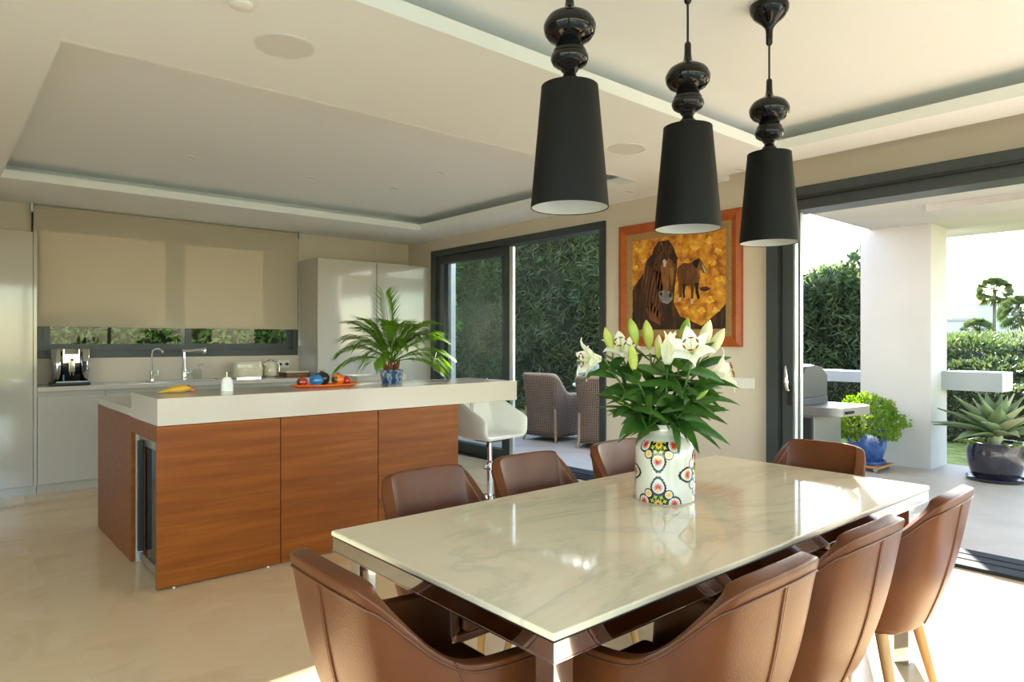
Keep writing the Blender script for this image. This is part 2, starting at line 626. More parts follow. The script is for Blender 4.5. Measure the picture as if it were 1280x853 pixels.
frame_piece(wd, WX0, WX1, y0, y1, WZ0, WZ0 + 0.07)
frame_piece(wd, WX0, WX1, y0, y1, WZ1 - 0.07, WZ1)
frame_piece(wd, WX0, WX0 + 0.06, y0, y1, WZ0 + 0.07, WZ1 - 0.07)
frame_piece(wd, WX1 - 0.06, WX1, y0, y1, WZ0 + 0.07, WZ1 - 0.07)
xm = 2.11
for xa, xb, yo in ((WX0 + 0.06, xm + 0.05, 0.012), (xm - 0.05, WX1 - 0.06, 0.04)):
    s = obj('sash', MB().box(xa, xb, y0 + yo, y0 + yo + 0.025, WZ0 + 0.07, WZ0 + 0.14).box(xa, xb, y0 + yo, y0 + yo + 0.025, WZ1 - 0.14, WZ1 - 0.07)
            .box(xa, xa + 0.06, y0 + yo, y0 + yo + 0.025, WZ0 + 0.14, WZ1 - 0.14).box(xb - 0.06, xb, y0 + yo, y0 + yo + 0.025, WZ0 + 0.14, WZ1 - 0.14), 'dark', wd)
    obj('pane', B(xa + 0.05, xb - 0.05, y0 + yo + 0.010, y0 + yo + 0.015, WZ0 + 0.13, WZ1 - 0.13), 'glass', s)

# sliding door: two stacked sashes on the far side, the near half open
d1 = struct('door_1', label='anthracite sliding door, sashes pushed to the far side')
xa, xb = XR - 0.02, XR + 0.16
frame_piece(d1, xa, xb, DY0, DY1, DZ - 0.075, DZ, name='door_frame')
frame_piece(d1, xa, xb, DY0, DY0 + 0.075, 0.0, DZ - 0.075, name='door_frame')
frame_piece(d1, xa, xb, DY1 - 0.075, DY1, 0.0, DZ - 0.075, name='door_frame')
frame_piece(d1, xa - 0.02, xb + 0.16, DY0 + 0.075, DY1 - 0.075, -0.008, 0.018, name='track', m='track')
for xx in (XR + 0.02, XR + 0.09):
    frame_piece(d1, xx - 0.006, xx + 0.006, DY0 + 0.075, DY1 - 0.075, 0.018, 0.032, name='rail', bev=0)
for i, (yy0, yy1, xo) in enumerate(((5.715, 7.125, 0.045), (5.82, 7.05, 0.105))):
    s = obj('sash', MB().box(XR + xo - 0.022, XR + xo + 0.022, yy0, yy0 + 0.09, 0.032, DZ - 0.08).box(XR + xo - 0.022, XR + xo + 0.022, yy1 - 0.09, yy1, 0.032, DZ - 0.08)
            .box(XR + xo - 0.022, XR + xo + 0.022, yy0 + 0.09, yy1 - 0.09, 0.032, 0.13).box(XR + xo - 0.022, XR + xo + 0.022, yy0 + 0.09, yy1 - 0.09, DZ - 0.17, DZ - 0.08), 'dark', d1)
    obj('pane', B(XR + xo - 0.005, XR + xo + 0.005, yy0 + 0.085, yy1 - 0.085, 0.125, DZ - 0.165), 'glass', s)
    if i == 0:
        obj('edge_strip', B(XR + xo - 0.018, XR + xo + 0.02, yy0 - 0.06, yy0 - 0.0002, 0.04, DZ - 0.09), 'alu', s, bevel=0.004, seg=1)
obj('handle', MB().tube([(XR - 0.0, 7.08, 0.98), (XR - 0.05, 7.08, 1.0), (XR - 0.055, 7.06, 1.12), (XR - 0.03, 7.05, 1.22)], [0.012, 0.012, 0.010, 0.006]), 'chrome', d1, smooth=60)

# wide opening: deep tracks, stacked panels at its far end
d2 = struct('door_2', label='wide anthracite terrace opening with stacked glass panels')
xa, xb = 4.70, 5.06
frame_piece(d2, xa + 0.09, xb, OY0, OY1, OZ - 0.075, OZ + 0.006, name='head_frame')
frame_piece(d2, xa + 0.13, xb, OY0, OY1, OZ - 0.155, OZ - 0.0755, name='head_track')
frame_piece(d2, xa + 0.085, xa + 0.125, OY0, OY1, OZ - 0.07, OZ - 0.062, name='groove', m='gasket', bev=0)
frame_piece(d2, xa + 0.09, xb, OY1 - 0.09, OY1 + 0.006, 0.0, OZ - 0.075, name='side_frame')
frame_piece(d2, xa + 0.088, xa + 0.13, OY1 - 0.104, OY1 - 0.0905, 0.0, OZ - 0.16, name='groove', m='gasket', bev=0)
frame_piece(d2, 4.66, 5.04, OY0, OY1 - 0.092, -0.006, 0.022, name='floor_track', m='track')
for xx in (4.80, 4.92):
    frame_piece(d2, xx - 0.004, xx + 0.004, OY0, OY1 - 0.092, 0.022, 0.026, name='rail', m='track', bev=0)
for xx in (4.845, 4.925):
    s = obj('sliding_panel', B(xx - 0.028, xx + 0.028, OY1 - 0.195, OY1 - 0.106, 0.036, OZ - 0.158), 'dark', d2, bevel=0.003, seg=1)
    obj('edge_strip', B(xx - 0.02, xx + 0.02, OY1 - 0.205, OY1 - 0.1952, 0.04, OZ - 0.16), 'alu', s)
hd = obj('handle', MB().tube([(4.80, 2.43, 0.99), (4.765, 2.43, 1.0), (4.755, 2.43, 1.05), (4.765, 2.44, 1.13), (4.775, 2.445, 1.17)], [0.010, 0.013, 0.016, 0.011, 0.006]), 'chrome', d2, smooth=60)
obj('handle_plate', B(4.808, 4.8165, 2.415, 2.45, 0.88, 1.03), 'blackp', d2)

# outside: column, roof slab, wing wall, bar beams, lawn
w = MB().box(8.0, 8.5, 2.50, 3.21, -0.2, 2.60)
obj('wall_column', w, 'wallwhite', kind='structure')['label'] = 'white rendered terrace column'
w = MB()
w.box(XR + 0.24, 9.3, -4.5, 3.10, 2.60, 2.95)
w.box(6.9, 7.35, -4.5, 2.2, 2.54, 2.60)
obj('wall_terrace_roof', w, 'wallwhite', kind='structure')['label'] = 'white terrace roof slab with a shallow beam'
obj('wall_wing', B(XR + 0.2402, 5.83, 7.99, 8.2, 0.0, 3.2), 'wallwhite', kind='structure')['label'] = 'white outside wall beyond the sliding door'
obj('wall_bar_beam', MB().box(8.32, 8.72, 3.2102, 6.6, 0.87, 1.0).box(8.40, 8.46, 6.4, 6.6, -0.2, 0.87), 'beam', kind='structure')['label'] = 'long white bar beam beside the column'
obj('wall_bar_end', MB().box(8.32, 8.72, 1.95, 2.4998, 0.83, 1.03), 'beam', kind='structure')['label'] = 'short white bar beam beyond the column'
M['grass'] = ramp_mat('lawn', [(0.3, (0.10, 0.14, 0.02)), (0.5, (0.22, 0.26, 0.05)), (0.7, (0.36, 0.34, 0.09))], 9, rough=0.95, bump=0.8)
g = MB().box(8.55, 60, -30, 60, -0.25, -0.06).box(-40, XR + 0.24, YB + 0.22, 60, -0.25, -0.06).box(-40, -8.0, -9.0, YB + 0.22, -0.25, -0.06).box(-40, 60, -40, -9.0, -0.25, -0.06).box(XR + 0.24, 8.55, 16.0, 60, -0.25, -0.06)
tag(obj('lawn', g, 'grass'), 'short sunlit lawn around the house', 'lawn', kind='stuff')

# light comes in through these openings
portal('door_portal', (XR + 0.3, (DY0 + DY1) / 2, DZ / 2), (0, R(90), 0), DZ, DY1 - DY0)
portal('opening_portal', (XR + 0.3, (OY0 + OY1) / 2, OZ / 2), (0, R(90), 0), OZ, OY1 - OY0)
portal('rear_portal', (1.45, YF - 0.25, 1.25), (R(90), 0, 0), 6.5, 2.5)
portal('side_portal', (XL - 0.25, 0.55, 1.25), (0, R(-90), 0), 2.5, 3.7)
# ================================================================== KITCHEN
YK = 7.23     # front of the units
# left tall unit
t = thing('tall_cabinet', 'tall white gloss cabinet beside the coffee machine', 'cabinet', (0, 0, 0))
obj('body', B(-0.60, 0.735, YK + 0.022, YB - 0.002, 0.085, 2.315), 'gloss', t)
for x0, x1 in ((-0.60, 0.055), (0.058, 0.708)):
    obj('door', B(x0, x1, YK, YK + 0.02, 0.087, 2.313), 'gloss', t, bevel=0.002, seg=1)
obj('side_panel', B(0.711, 0.735, YK - 0.004, YK + 0.02, 0.087, 2.315), 'gloss', t, bevel=0.001, seg=1)
obj('plinth', B(-0.60, 0.735, YK + 0.05, YB - 0.01, 0.0, 0.085), 'gloss', t)
# right tall unit
t = thing('tall_cabinet', 'tall white gloss two-door cabinet behind the potted palm', 'cabinet', (0, 0, 0))
obj('body', B(3.352, 4.84, YK + 0.022, YB - 0.002, 0.085, 2.305), 'gloss', t)
for x0, x1 in ((3.352, 4.10), (4.108, 4.835)):
    obj('door', B(x0, x1, YK, YK + 0.02, 0.087, 2.305), 'gloss', t, bevel=0.003, seg=1)
obj('filler_strip', B(4.842, XR - 0.001, YK + 0.012, YK + 0.03, 0.0, 2.30), 'gloss', t)
obj('plinth', B(3.352, 4.84, YK + 0.05, YB - 0.01, 0.0, 0.085), 'gloss', t)
# base units with a shadow-gap grip under the worktop
labs = ['white gloss base unit under the coffee machine', 'white gloss base unit left of the sink taps', 'white gloss base unit under the sink',
        'white gloss base unit under the toaster', 'narrow white gloss base unit under the kettle']
xs = [0.737, 1.26, 1.78, 2.30, 2.83, 3.35]
for i in range(5):
    t = thing('base_cabinet', labs[i], 'cabinet', (xs[i], YK, 0), group='base cabinets under the kitchen window')
    wd_ = xs[i + 1] - xs[i]
    obj('body', B(0.001, wd_ - 0.001, 0.03, YB - YK - 0.004, 0.085, 0.904), 'gloss', t)
    obj('door', B(0.002, wd_ - 0.002, 0.0, 0.02, 0.087, 0.862), 'gloss', t, bevel=0.003, seg=1)
    obj('plinth', B(0.001, wd_ - 0.001, 0.05, YB - YK - 0.01, 0.0, 0.0848), 'gloss', t)
tag(obj('kitchen_worktop', B(0.737, 3.350, YK - 0.012, YB - 0.002, 0.906, 0.948), 'stone', bevel=0.002, seg=1),
    'long white stone worktop below the kitchen window', 'worktop')

# roller blind
t = thing('roller_blind', 'wide beige roller blind lowered over the kitchen window', 'blind', (0, 0, 0))
BX0, BX1, BYY = 0.760, 3.325, YB - 0.045
obj('fabric', B(BX0, BX1, BYY - 0.0008, BYY + 0.0008, 1.505, ZC - 0.03), 'blind', t)
obj('bottom_bar', B(BX0, BX1, BYY - 0.005, BYY + 0.005, 1.493, 1.512), 'blind', t, bevel=0.002, seg=1)
obj('roller_tube', MB().tube([(BX0, BYY + 0.012, ZC - 0.028), (BX1, BYY + 0.012, ZC - 0.028)], 0.021, 16), 'blind', t, smooth=50)
for x in (BX0 - 0.022, BX1 + 0.006):
    obj('bracket', B(x, x + 0.014, BYY - 0.02, YB - 0.002, ZC - 0.075, ZC - 0.001), 'alu', t)
obj('pull_chain', MB().tube([(BX1 + 0.012, BYY - 0.012, ZC - 0.05), (BX1 + 0.014, BYY - 0.012, 1.35)], 0.0025, 6), 'whitep', t)
obj('chain_tensioner', B(BX1 + 0.006, BX1 + 0.024, BYY - 0.02, BYY - 0.004, 1.30, 1.37), 'whitep', t, bevel=0.003, seg=1)
obj('side_channel', B(BX0 - 0.014, BX0 - 0.003, BYY + 0.012, YB - 0.003, 2.36, ZC - 0.08), 'gasket', t)

# coffee machine
ZW = 0.948
t = thing('coffee_machine', 'chrome and black coffee machine on the kitchen worktop', 'coffee machine', (1.02, 7.55, ZW), rz=0.0)
obj('body', B(-0.138, 0.138, -0.10, 0.14, 0.02, 0.335), 'blackp', t, bevel=0.012)
obj('base', B(-0.15, 0.15, -0.15, 0.14, 0.0, 0.026), 'blackp', t, bevel=0.008)
for s in (-1, 1):
    prof = [(s * 0.148, 0.10), (s * 0.150, -0.07), (s * 0.142, -0.118), (s * 0.112, -0.142), (s * 0.072, -0.128)]
    rows = [[(x + s * 0.0, y, z) for x, y in prof] for z in (0.03, 0.335)]
    obj('side_shell', MB().grid(rows), 'chrome', t, smooth=60, solid=0.006)
obj('centre_panel', B(-0.070, 0.070, -0.122, -0.10, 0.20, 0.335), 'chrome', t, bevel=0.006)
obj('display', B(-0.055, 0.055, -0.128, -0.1222, 0.285, 0.338), 'black', t, bevel=0.002, seg=1)
obj('brew_recess', B(-0.085, 0.085, -0.106, -0.1005, 0.03, 0.215), 'black', t)
sp = obj('spout', B(-0.026, 0.026, -0.150, -0.1222, 0.12, 0.275), 'chrome', t, bevel=0.006)
for s in (-1, 1):
    obj('nozzle', MB().lathe([(0.006, 0.09), (0.009, 0.12)], 10, (s * 0.012, -0.137, 0)), 'chrome', sp)
obj('selector_knob', MB().lathe([(0.012, 0), (0.012, 0.012)], 16).xform(Matrix.Translation((0, -0.150, 0.235)) @ Matrix.Rotation(R(90), 4, 'X')), 'blackp', sp)
obj('steam_tap', MB().tube([(0.100, -0.15, 0.215), (0.100, -0.16, 0.17), (0.096, -0.16, 0.12)], [0.02, 0.014, 0.006]), 'blackp', t, smooth=50)
tr = obj('drip_tray', B(-0.135, 0.135, -0.185, -0.1505, 0.004, 0.030), 'blackp', t, bevel=0.006)
obj('tray_grid', B(-0.125, 0.125, -0.182, -0.152, 0.0301, 0.035), 'steel', tr)
M['bluetag'] = mat('blue_sticker', (0.03, 0.18, 0.42), 0.4)
obj('sticker', B(-0.078, -0.055, -0.1085, -0.1062, 0.035, 0.095), 'bluetag', t)

# sink and taps
t = thing('sink', 'white ceramic sink with raised rim below the taps', 'sink', (2.02, 7.42, ZW))
rim = MB()
rim.box(-0.34, 0.34, 0.12, 0.20, 0.0005, 0.012).box(-0.34, 0.34, -0.15, -0.12, 0.0005, 0.012).box(-0.34, -0.31, -0.12, 0.12, 0.0005, 0.012).box(0.31, 0.34, -0.12, 0.12, 0.0005, 0.012)
obj('rim', rim, 'gloss', t)
obj('basin', B(-0.31, 0.31, -0.12, 0.12, 0.0004, 0.003), 'steel', t)
t = thing('water_tap', 'slim hooked chrome water tap left of the mixer', 'tap', (1.735, 7.60, ZW + 0.012))
obj('base', MB().lathe([(0.021, 0), (0.021, 0.005), (0.018, 0.008), (0.018, 0.085), (0.012, 0.09)], 20), 'chrome', t, smooth=40)
obj('spout', MB().tube([(0, 0, 0.085), (0, 0, 0.27), (0.006, -0.01, 0.298), (0.025, -0.03, 0.315), (0.055, -0.055, 0.315), (0.075, -0.075, 0.30), (0.08, -0.08, 0.275)], 0.009, 10), 'chrome', t, smooth=60)
obj('lever', MB().tube([(0.015, 0, 0.05), (0.055, -0.01, 0.05), (0.056, -0.01, 0.10)], 0.006, 8), 'chrome', t, smooth=60)
t = thing('mixer_tap', 'tall angular chrome mixer tap with pull-out spray head', 'tap', (2.04, 7.60, ZW + 0.012))
obj('base', MB().lathe([(0.03, 0), (0.03, 0.006), (0.024, 0.01), (0.024, 0.10), (0.017, 0.12), (0.017, 0.30)], 20), 'chrome', t, smooth=40)
obj('spout', MB().tube([(-0.012, 0.0, 0.292), (0.16, -0.10, 0.298)], [0.016, 0.017], 14), 'chrome', t, smooth=60)
obj('spray_head', MB().lathe([(0.018, -0.02), (0.022, 0.0), (0.022, 0.028), (0.014, 0.04)], 16, (0.17, -0.106, 0.285)), 'chrome', t, smooth=50)
obj('lever', MB().tube([(0.015, -0.015, 0.06), (0.07, -0.04, 0.075)], [0.013, 0.008]), 'chrome', t, smooth=60)
t = thing('soap_pump', 'small clear soap pump bottle beside the mixer tap', 'soap dispenser', (2.17, 7.60, ZW + 0.0122))
obj('bottle', MB().box(-0.04, 0.04, -0.03, 0.03, 0, 0.10), glass_mat('bottle_glass', (0.86, 0.89, 0.86)), t, bevel=0.01)
obj('pump', MB().tube([(0, 0, 0.10), (0, 0, 0.15), (0.05, -0.03, 0.155)], 0.007), 'chrome', t, smooth=60)
obj('collar', MB().lathe([(0.016, 0.1005), (0.016, 0.12)], 14), 'chrome', t, smooth=40)
M['clear'] = MATS['bottle_glass']

# toaster and kettle
t = thing('toaster', 'cream retro toaster on the kitchen worktop', 'toaster', (2.685, 7.58, ZW))
pts = []
for k in range(24):
    a = 2 * math.pi * k / 24
    ca, sa = math.cos(a), math.sin(a)
    pts.append((0.155 * math.copysign(abs(ca) ** 0.35, ca), 0.09 * math.copysign(abs(sa) ** 0.5, sa)))
rows = []
for z, s in ((0.014, 0.97), (0.03, 1.0), (0.12, 1.0), (0.160, 0.99), (0.178, 0.95), (0.184, 0.88)):
    rows.append([(x * s if s > 0.96 else x * (0.4 * 1 + 0.6 * s), y * s, z) for x, y in pts])
m_ = MB().grid(rows, close=True)
n_ = len(pts)
m_.f.append(tuple((len(rows) - 1) * n_ + k for k in range(n_)))
obj('body', m_, 'cream', t, smooth=50)
obj('base', MB().prism([(x * 1.0, y * 1.0) for x, y in pts], 0.0, 0.0139), 'chrome', t)
for y in (-0.03, 0.03):
    obj('slot', B(-0.115, 0.115, y - 0.013, y + 0.013, 0.1842, 0.186), 'blackp', t)
obj('lever', B(0.156, 0.178, -0.012, 0.012, 0.09, 0.105), 'chrome', t, bevel=0.003, seg=1)
for x in (-0.05, 0.0, 0.05):
    obj('badge_letter', MB().lathe([(0.009, 0), (0.009, 0.004)], 10).xform(Matrix.Translation((x, -0.0895, 0.105)) @ Matrix.Rotation(R(90), 4, 'X')), 'chrome', t)
t = thing('kettle', 'cream retro kettle with dark handle beside the toaster', 'kettle', (2.945, 7.58, ZW))
obj('base', MB().lathe([(0.074, 0), (0.076, 0.012), (0.07, 0.018)], 24), 'chrome', t, smooth=40)
obj('body', MB().lathe([(0.070, 0.0185), (0.076, 0.03), (0.068, 0.10), (0.056, 0.165), (0.05, 0.176)], 28), 'cream', t, smooth=50)
obj('lid', MB().lathe([(0.048, 0.1762), (0.045, 0.188), (0.02, 0.196), (0.008, 0.198), (0.008, 0.208), (0.011, 0.215)], 20), 'chrome', t, smooth=50)
obj('spout', MB().tube([(-0.05, -0.01, 0.13), (-0.075, -0.02, 0.155), (-0.085, -0.022, 0.165)], [0.018, 0.013, 0.009]), 'cream', t, smooth=60)
obj('handle', MB().tube([(0.048, 0, 0.168), (0.085, 0, 0.165), (0.105, 0, 0.12), (0.10, 0, 0.06), (0.07, 0, 0.04)], 0.010, 10), 'chrome', t, smooth=60)
t = thing('wall_socket', 'double wall socket above the worktop by the tall cabinet', 'socket', (3.16, YB - 0.001, 1.09))
obj('plate', B(-0.08, 0.08, -0.010, 0, -0.045, 0.045), 'whitep', t, bevel=0.003, seg=1)
for x in (-0.04, 0.04):
    obj('outlet', MB().lathe([(0.022, 0), (0.022, 0.004)], 18).xform(Matrix.Translation((x, -0.0102, 0)) @ Matrix.Rotation(R(90), 4, 'X')), 'steel', t)
    obj('plug', MB().lathe([(0.015, 0), (0.015, 0.03), (0.008, 0.036)], 12).xform(Matrix.Translation((x, -0.0144, -0.002)) @ Matrix.Rotation(R(90), 4, 'X')), 'blackp', t)
M['box_brown'] = mat('brown_board', (0.16, 0.06, 0.025), 0.5, col2=(0.22, 0.09, 0.035), scale=8)
t = thing('wooden_tray', 'dark brown wooden tray with pale rim beside the kettle', 'tray', (3.195, 7.52, ZW))
obj('base', B(-0.13, 0.13, -0.11, 0.11, 0.0, 0.05), 'box_brown', t, bevel=0.004, seg=1)
obj('lid', B(-0.14, 0.14, -0.12, 0.12, 0.0502, 0.068), 'cream', t, bevel=0.003, seg=1)

# ================================================================== ISLAND
IX0, IX1, IY0, IY1 = 0.95, 2.948, 4.008, 5.70
isl = thing('kitchen_island', 'cherry wood kitchen island with flush panels', 'island', (0, 0, 0))
for x0, x1 in ((0.938, 1.618), (1.623, 2.284), (2.289, IX1)):
    obj('front_panel', B(x0, x1, IY0, IY0 + 0.024, 0.008, 0.890), 'wood', isl, bevel=0.0015, seg=1)
obj('end_panel', B(0.945, 0.969, 4.645, IY1, 0.006, 0.896), 'wood', isl, bevel=0.0015, seg=1)
obj('niche_rail', B(0.945, 0.969, IY0 + 0.0242, 4.6448, 0.80, 0.890), 'wood', isl)
obj('niche_post', B(0.945, 0.97, IY0 + 0.0242, 4.055, 0.004, 0.7998), 'wood', isl)
obj('niche_side', B(0.9702, 1.50, 4.645, 4.66, 0.0, 0.88), 'gloss', isl)
obj('core', MB().box(1.56, IX1 - 0.025, IY0 + 0.026, IY1 - 0.02, 0.0, 0.888).box(0.9702, 1.56, 4.6602, IY1 - 0.02, 0.0, 0.888), 'gloss', isl)
obj('right_end_panel', B(IX1 - 0.024, IX1, IY0 + 0.0242, IY1, 0.006, 0.888), 'wood', isl)
for x in (1.02, 1.54, 2.1):
    obj('foot', B(x, x + 0.01, IY0 + 0.002, IY0 + 0.012, 0.0, 0.0078), 'whitep', isl)
t = thing('wine_cooler', 'steel wine cooler in the end niche of the island', 'cooler', (0.985, 4.06, 0))
obj('body', B(0.045, 0.56, 0.0, 0.575, 0.015, 0.78), 'steel', t)
obj('door_frame', MB().box(0.0, 0.044, 0.0, 0.04, 0.02, 0.78).box(0.0, 0.044, 0.535, 0.575, 0.02, 0.78).box(0.0, 0.044, 0.04, 0.535, 0.02, 0.07).box(0.0, 0.044, 0.04, 0.535, 0.73, 0.78), 'steel', t)
obj('door_glass', B(0.006, 0.03, 0.04, 0.535, 0.07, 0.73), 'black', t)
obj('handle', B(-0.032, -0.001, 0.44, 0.47, 0.10, 0.76), 'blackp', t, bevel=0.004, seg=1)
tag(obj('island_bar_top', B(0.940, 3.518, 4.004, 4.625, 0.8925, 1.042), 'stone', bevel=0.003, seg=2),
    'thick white bar slab along the front of the island', 'worktop')
tag(obj('island_worktop', B(0.940, 2.95, 4.6252, 5.71, 0.8978, 0.945), 'stone', bevel=0.002, seg=1),
    'lower white worktop behind the thick bar slab', 'worktop')
tag(obj('worktop_box', B(2.50, 2.94, 4.70, 5.02, 0.9452, 1.085), 'stone', bevel=0.004, seg=1),
    'low white box standing behind the palm pot', 'box')

# things on the bar slab
ZB = 1.042
M['yellow'] = mat('yellow_glaze', (0.62, 0.34, 0.02), 0.35, col2=(0.72, 0.43, 0.04), scale=14)
M['orange'] = mat('orange_glaze', (0.80, 0.13, 0.008), 0.2, col2=(0.86, 0.19, 0.012), scale=8, coat=0.6)
M['red'] = mat('red_glaze', (0.42, 0.012, 0.012), 0.12, col2=(0.5, 0.03, 0.02), scale=8, coat=0.7)
M['blue'] = mat('blue_glaze', (0.01, 0.14, 0.38), 0.12, col2=(0.02, 0.22, 0.50), scale=8, coat=0.7)
M['blackglaze'] = mat('black_glaze', (0.01, 0.011, 0.014), 0.2, col2=(0.02, 0.02, 0.024), scale=8, coat=0.5)
M['bronze'] = mat('bronze_patch', (0.12, 0.09, 0.05), 0.35, metal=0.6)
t = thing('ceramic_bird', 'yellow ceramic bird with orange beak on the bar slab', 'figurine', (1.14, 4.38, ZB), rz=R(-6))
rows = []
for x, ry, rz_, zc in ((-0.11, 0.002, 0.002, 0.006), (-0.08, 0.012, 0.008, 0.012), (-0.045, 0.022, 0.016, 0.019), (-0.01, 0.028, 0.022, 0.0235), (0.025, 0.027, 0.022, 0.025), (0.05, 0.022, 0.018, 0.027), (0.066, 0.014, 0.012, 0.028), (0.072, 0.004, 0.004, 0.028)):
    rows.append([(x, ry * math.cos(a), max(0.001, zc + rz_ * math.sin(a))) for a in [2 * math.pi * k / 14 for k in range(14)]])
obj('body', MB().grid(rows, close=True), 'yellow', t, smooth=70)
obj('beak', MB().tube([(0.064, 0, 0.022), (0.082, 0, 0.016), (0.092, 0, 0.010)], [0.013, 0.010, 0.003], 10), 'orange', t, smooth=60)
for s in (-1, 1):
    obj('eye', MB().lathe([(0.0035, -0.003), (0.0045, 0), (0.0035, 0.003)], 8, (0.060, s * 0.012, 0.042)), 'blackp', t)
t = thing('soap_dispenser', 'squat white soap dispenser with chrome pump on the bar slab', 'soap dispenser', (1.42, 4.36, ZB))
rows = []
for z, s in ((0, 1.0), (0.04, 0.98), (0.065, 0.88), (0.08, 0.68), (0.087, 0.45)):
    rows.append([(0.036 * s * math.copysign(abs(math.cos(a)) ** 0.6, math.cos(a)), 0.022 * s * math.copysign(abs(math.sin(a)) ** 0.6, math.sin(a)), z) for a in [2 * math.pi * k / 20 for k in range(20)]])
m_ = MB().grid(rows, close=True)
m_.f.append(tuple(4 * 20 + k for k in range(20)))
m_.f.append(tuple(range(19, -1, -1)))
obj('bottle', m_, 'whitep', t, smooth=50)
obj('pump', MB().lathe([(0.007, 0.0872), (0.007, 0.12)], 12), 'chrome', t, smooth=40)
obj('spout', MB().tube([(0, 0, 0.118), (0.012, -0.016, 0.120)], 0.005), 'chrome', t, smooth=40)
obj('side_slot', B(0.030, 0.0365, -0.006, 0.004, 0.03, 0.048), 'blackp', t)

# orange platter with ceramic pomegranates
t = thing('platter', 'shallow orange glass platter holding ceramic pomegranates', 'platter', (2.07, 4.34, ZB), rz=R(-4))
rows = []
for k, (s, z) in enumerate(((0.0, 0.004), (0.5, 0.004), (0.82, 0.006), (0.93, 0.012), (1.0, 0.020), (1.0, 0.016), (0.9, 0.006), (0.7, 0.0), (0.0, 0.0))):
    rows.append([(0.245 * s * math.cos(a), 0.105 * s * math.sin(a), z) for a in [2 * math.pi * q / 36 for q in range(36)]])
obj('dish', MB().grid(rows, close=True), 'orange', t, smooth=60)


def pomegranate(x, y, r, m, label, patch=None, squash=0.9):
    t = thing('ceramic_pomegranate', label, 'ornament', (2.07 + x, 4.34 + y, ZB + 0.0065), group='ceramic pomegranates on the orange platter')
    prof = [(0.25 * r, 0.0)] + [(r * math.sin(a), r * squash * (1 - math.cos(a))) for a in [R(d) for d in range(25, 166, 14)]]
    zt = prof[-1][1]
    obj('fruit', MB().lathe(prof, 26), m, t, smooth=60)
    cr = MB()
    for k in range(6):
        a = k * math.pi / 3
        c0, c1 = a - 0.4, a + 0.4
        b_, h = 0.20 * r, 0.34 * r
        cr.add([(b_ * math.cos(c0), b_ * math.sin(c0), zt - 0.1 * r), (b_ * math.cos(c1), b_ * math.sin(c1), zt - 0.1 * r), (0.38 * r * math.cos(a), 0.38 * r * math.sin(a), zt + h)], [(0, 1, 2)])
    cr.lathe([(0.26 * r, zt - 0.08 * r), (0.2 * r, zt + 0.05 * r)], 12)
    obj('crown', cr, 'bronze', t, solid=0.002)
    if patch:
        rows = []
        for q in range(6):
            ph = R(60 + q * 12)
            rows.append([((r + 0.0006) * math.sin(ph) * math.cos(R(patch + d)), (r + 0.0006) * math.sin(ph) * math.sin(R(patch + d)), (r * squash) * (1 - math.cos(ph))) for d in (-26, -13, 0, 13, 26)])
        obj('patch', MB().grid(rows), 'bronze', t, smooth=70, solid=0.001)
    return t


pomegranate(-0.170, 0.0, 0.036, 'red', 'small red ceramic pomegranate at the end of the platter', 205)
pomegranate(-0.080, -0.025, 0.046, 'blue', 'blue glazed ceramic pomegranate on the orange platter')
pomegranate(-0.004, 0.05, 0.053, 'blackglaze', 'black glazed ceramic pomegranate, largest on the platter')
pomegranate(0.078, -0.02, 0.045, 'orange', 'orange ceramic pomegranate with bronze patch on the platter', 215)
pomegranate(0.158, 0.01, 0.032, 'red', 'little red ceramic pomegranate beside the orange one')

# potted palm
M['frond'] = mat('palm_leaf', (0.08, 0.19, 0.012), 0.45, col2=(0.18, 0.33, 0.03), scale=5, trans=0.45)
M['fibre'] = mat('palm_fibre', (0.17, 0.055, 0.02), 0.9, col2=(0.26, 0.10, 0.035), scale=40, bump=0.5)
M['bluepot'] = ramp_mat('blue_white_pot', [(0.38, (0.02, 0.05, 0.13)), (0.47, (0.03, 0.08, 0.19)), (0.53, (0.30, 0.34, 0.40)), (0.62, (0.05, 0.11, 0.23))], 14, rough=0.15, detail=2, coat=0.5)
palm = thing('potted_palm', 'small feathery palm in a blue glazed pot on the island', 'potted plant', (2.62, 4.40, ZB))
obj('pot', MB().lathe([(0.068, 0), (0.074, 0.01), (0.084, 0.08), (0.087, 0.10), (0.082, 0.10), (0.078, 0.085)], 32), 'bluepot', palm, smooth=40)
obj('soil', MB().lathe([(0.0785, 0.080), (0.0785, 0.086)], 24), 'earth', palm)
fb = MB()
for k in range(26):
    a = rng.uniform(0, 6.28)
    r0 = rng.uniform(0.0, 0.045)
    x, y = r0 * math.cos(a), r0 * math.sin(a)
    fb.tube([(x, y, 0.086), (x * 1.3, y * 1.3, 0.13), (x * 1.7, y * 1.7, rng.uniform(0.15, 0.19))], [0.012, 0.010, 0.002], 6)
obj('fibre_base', fb, 'fibre', palm, smooth=60)


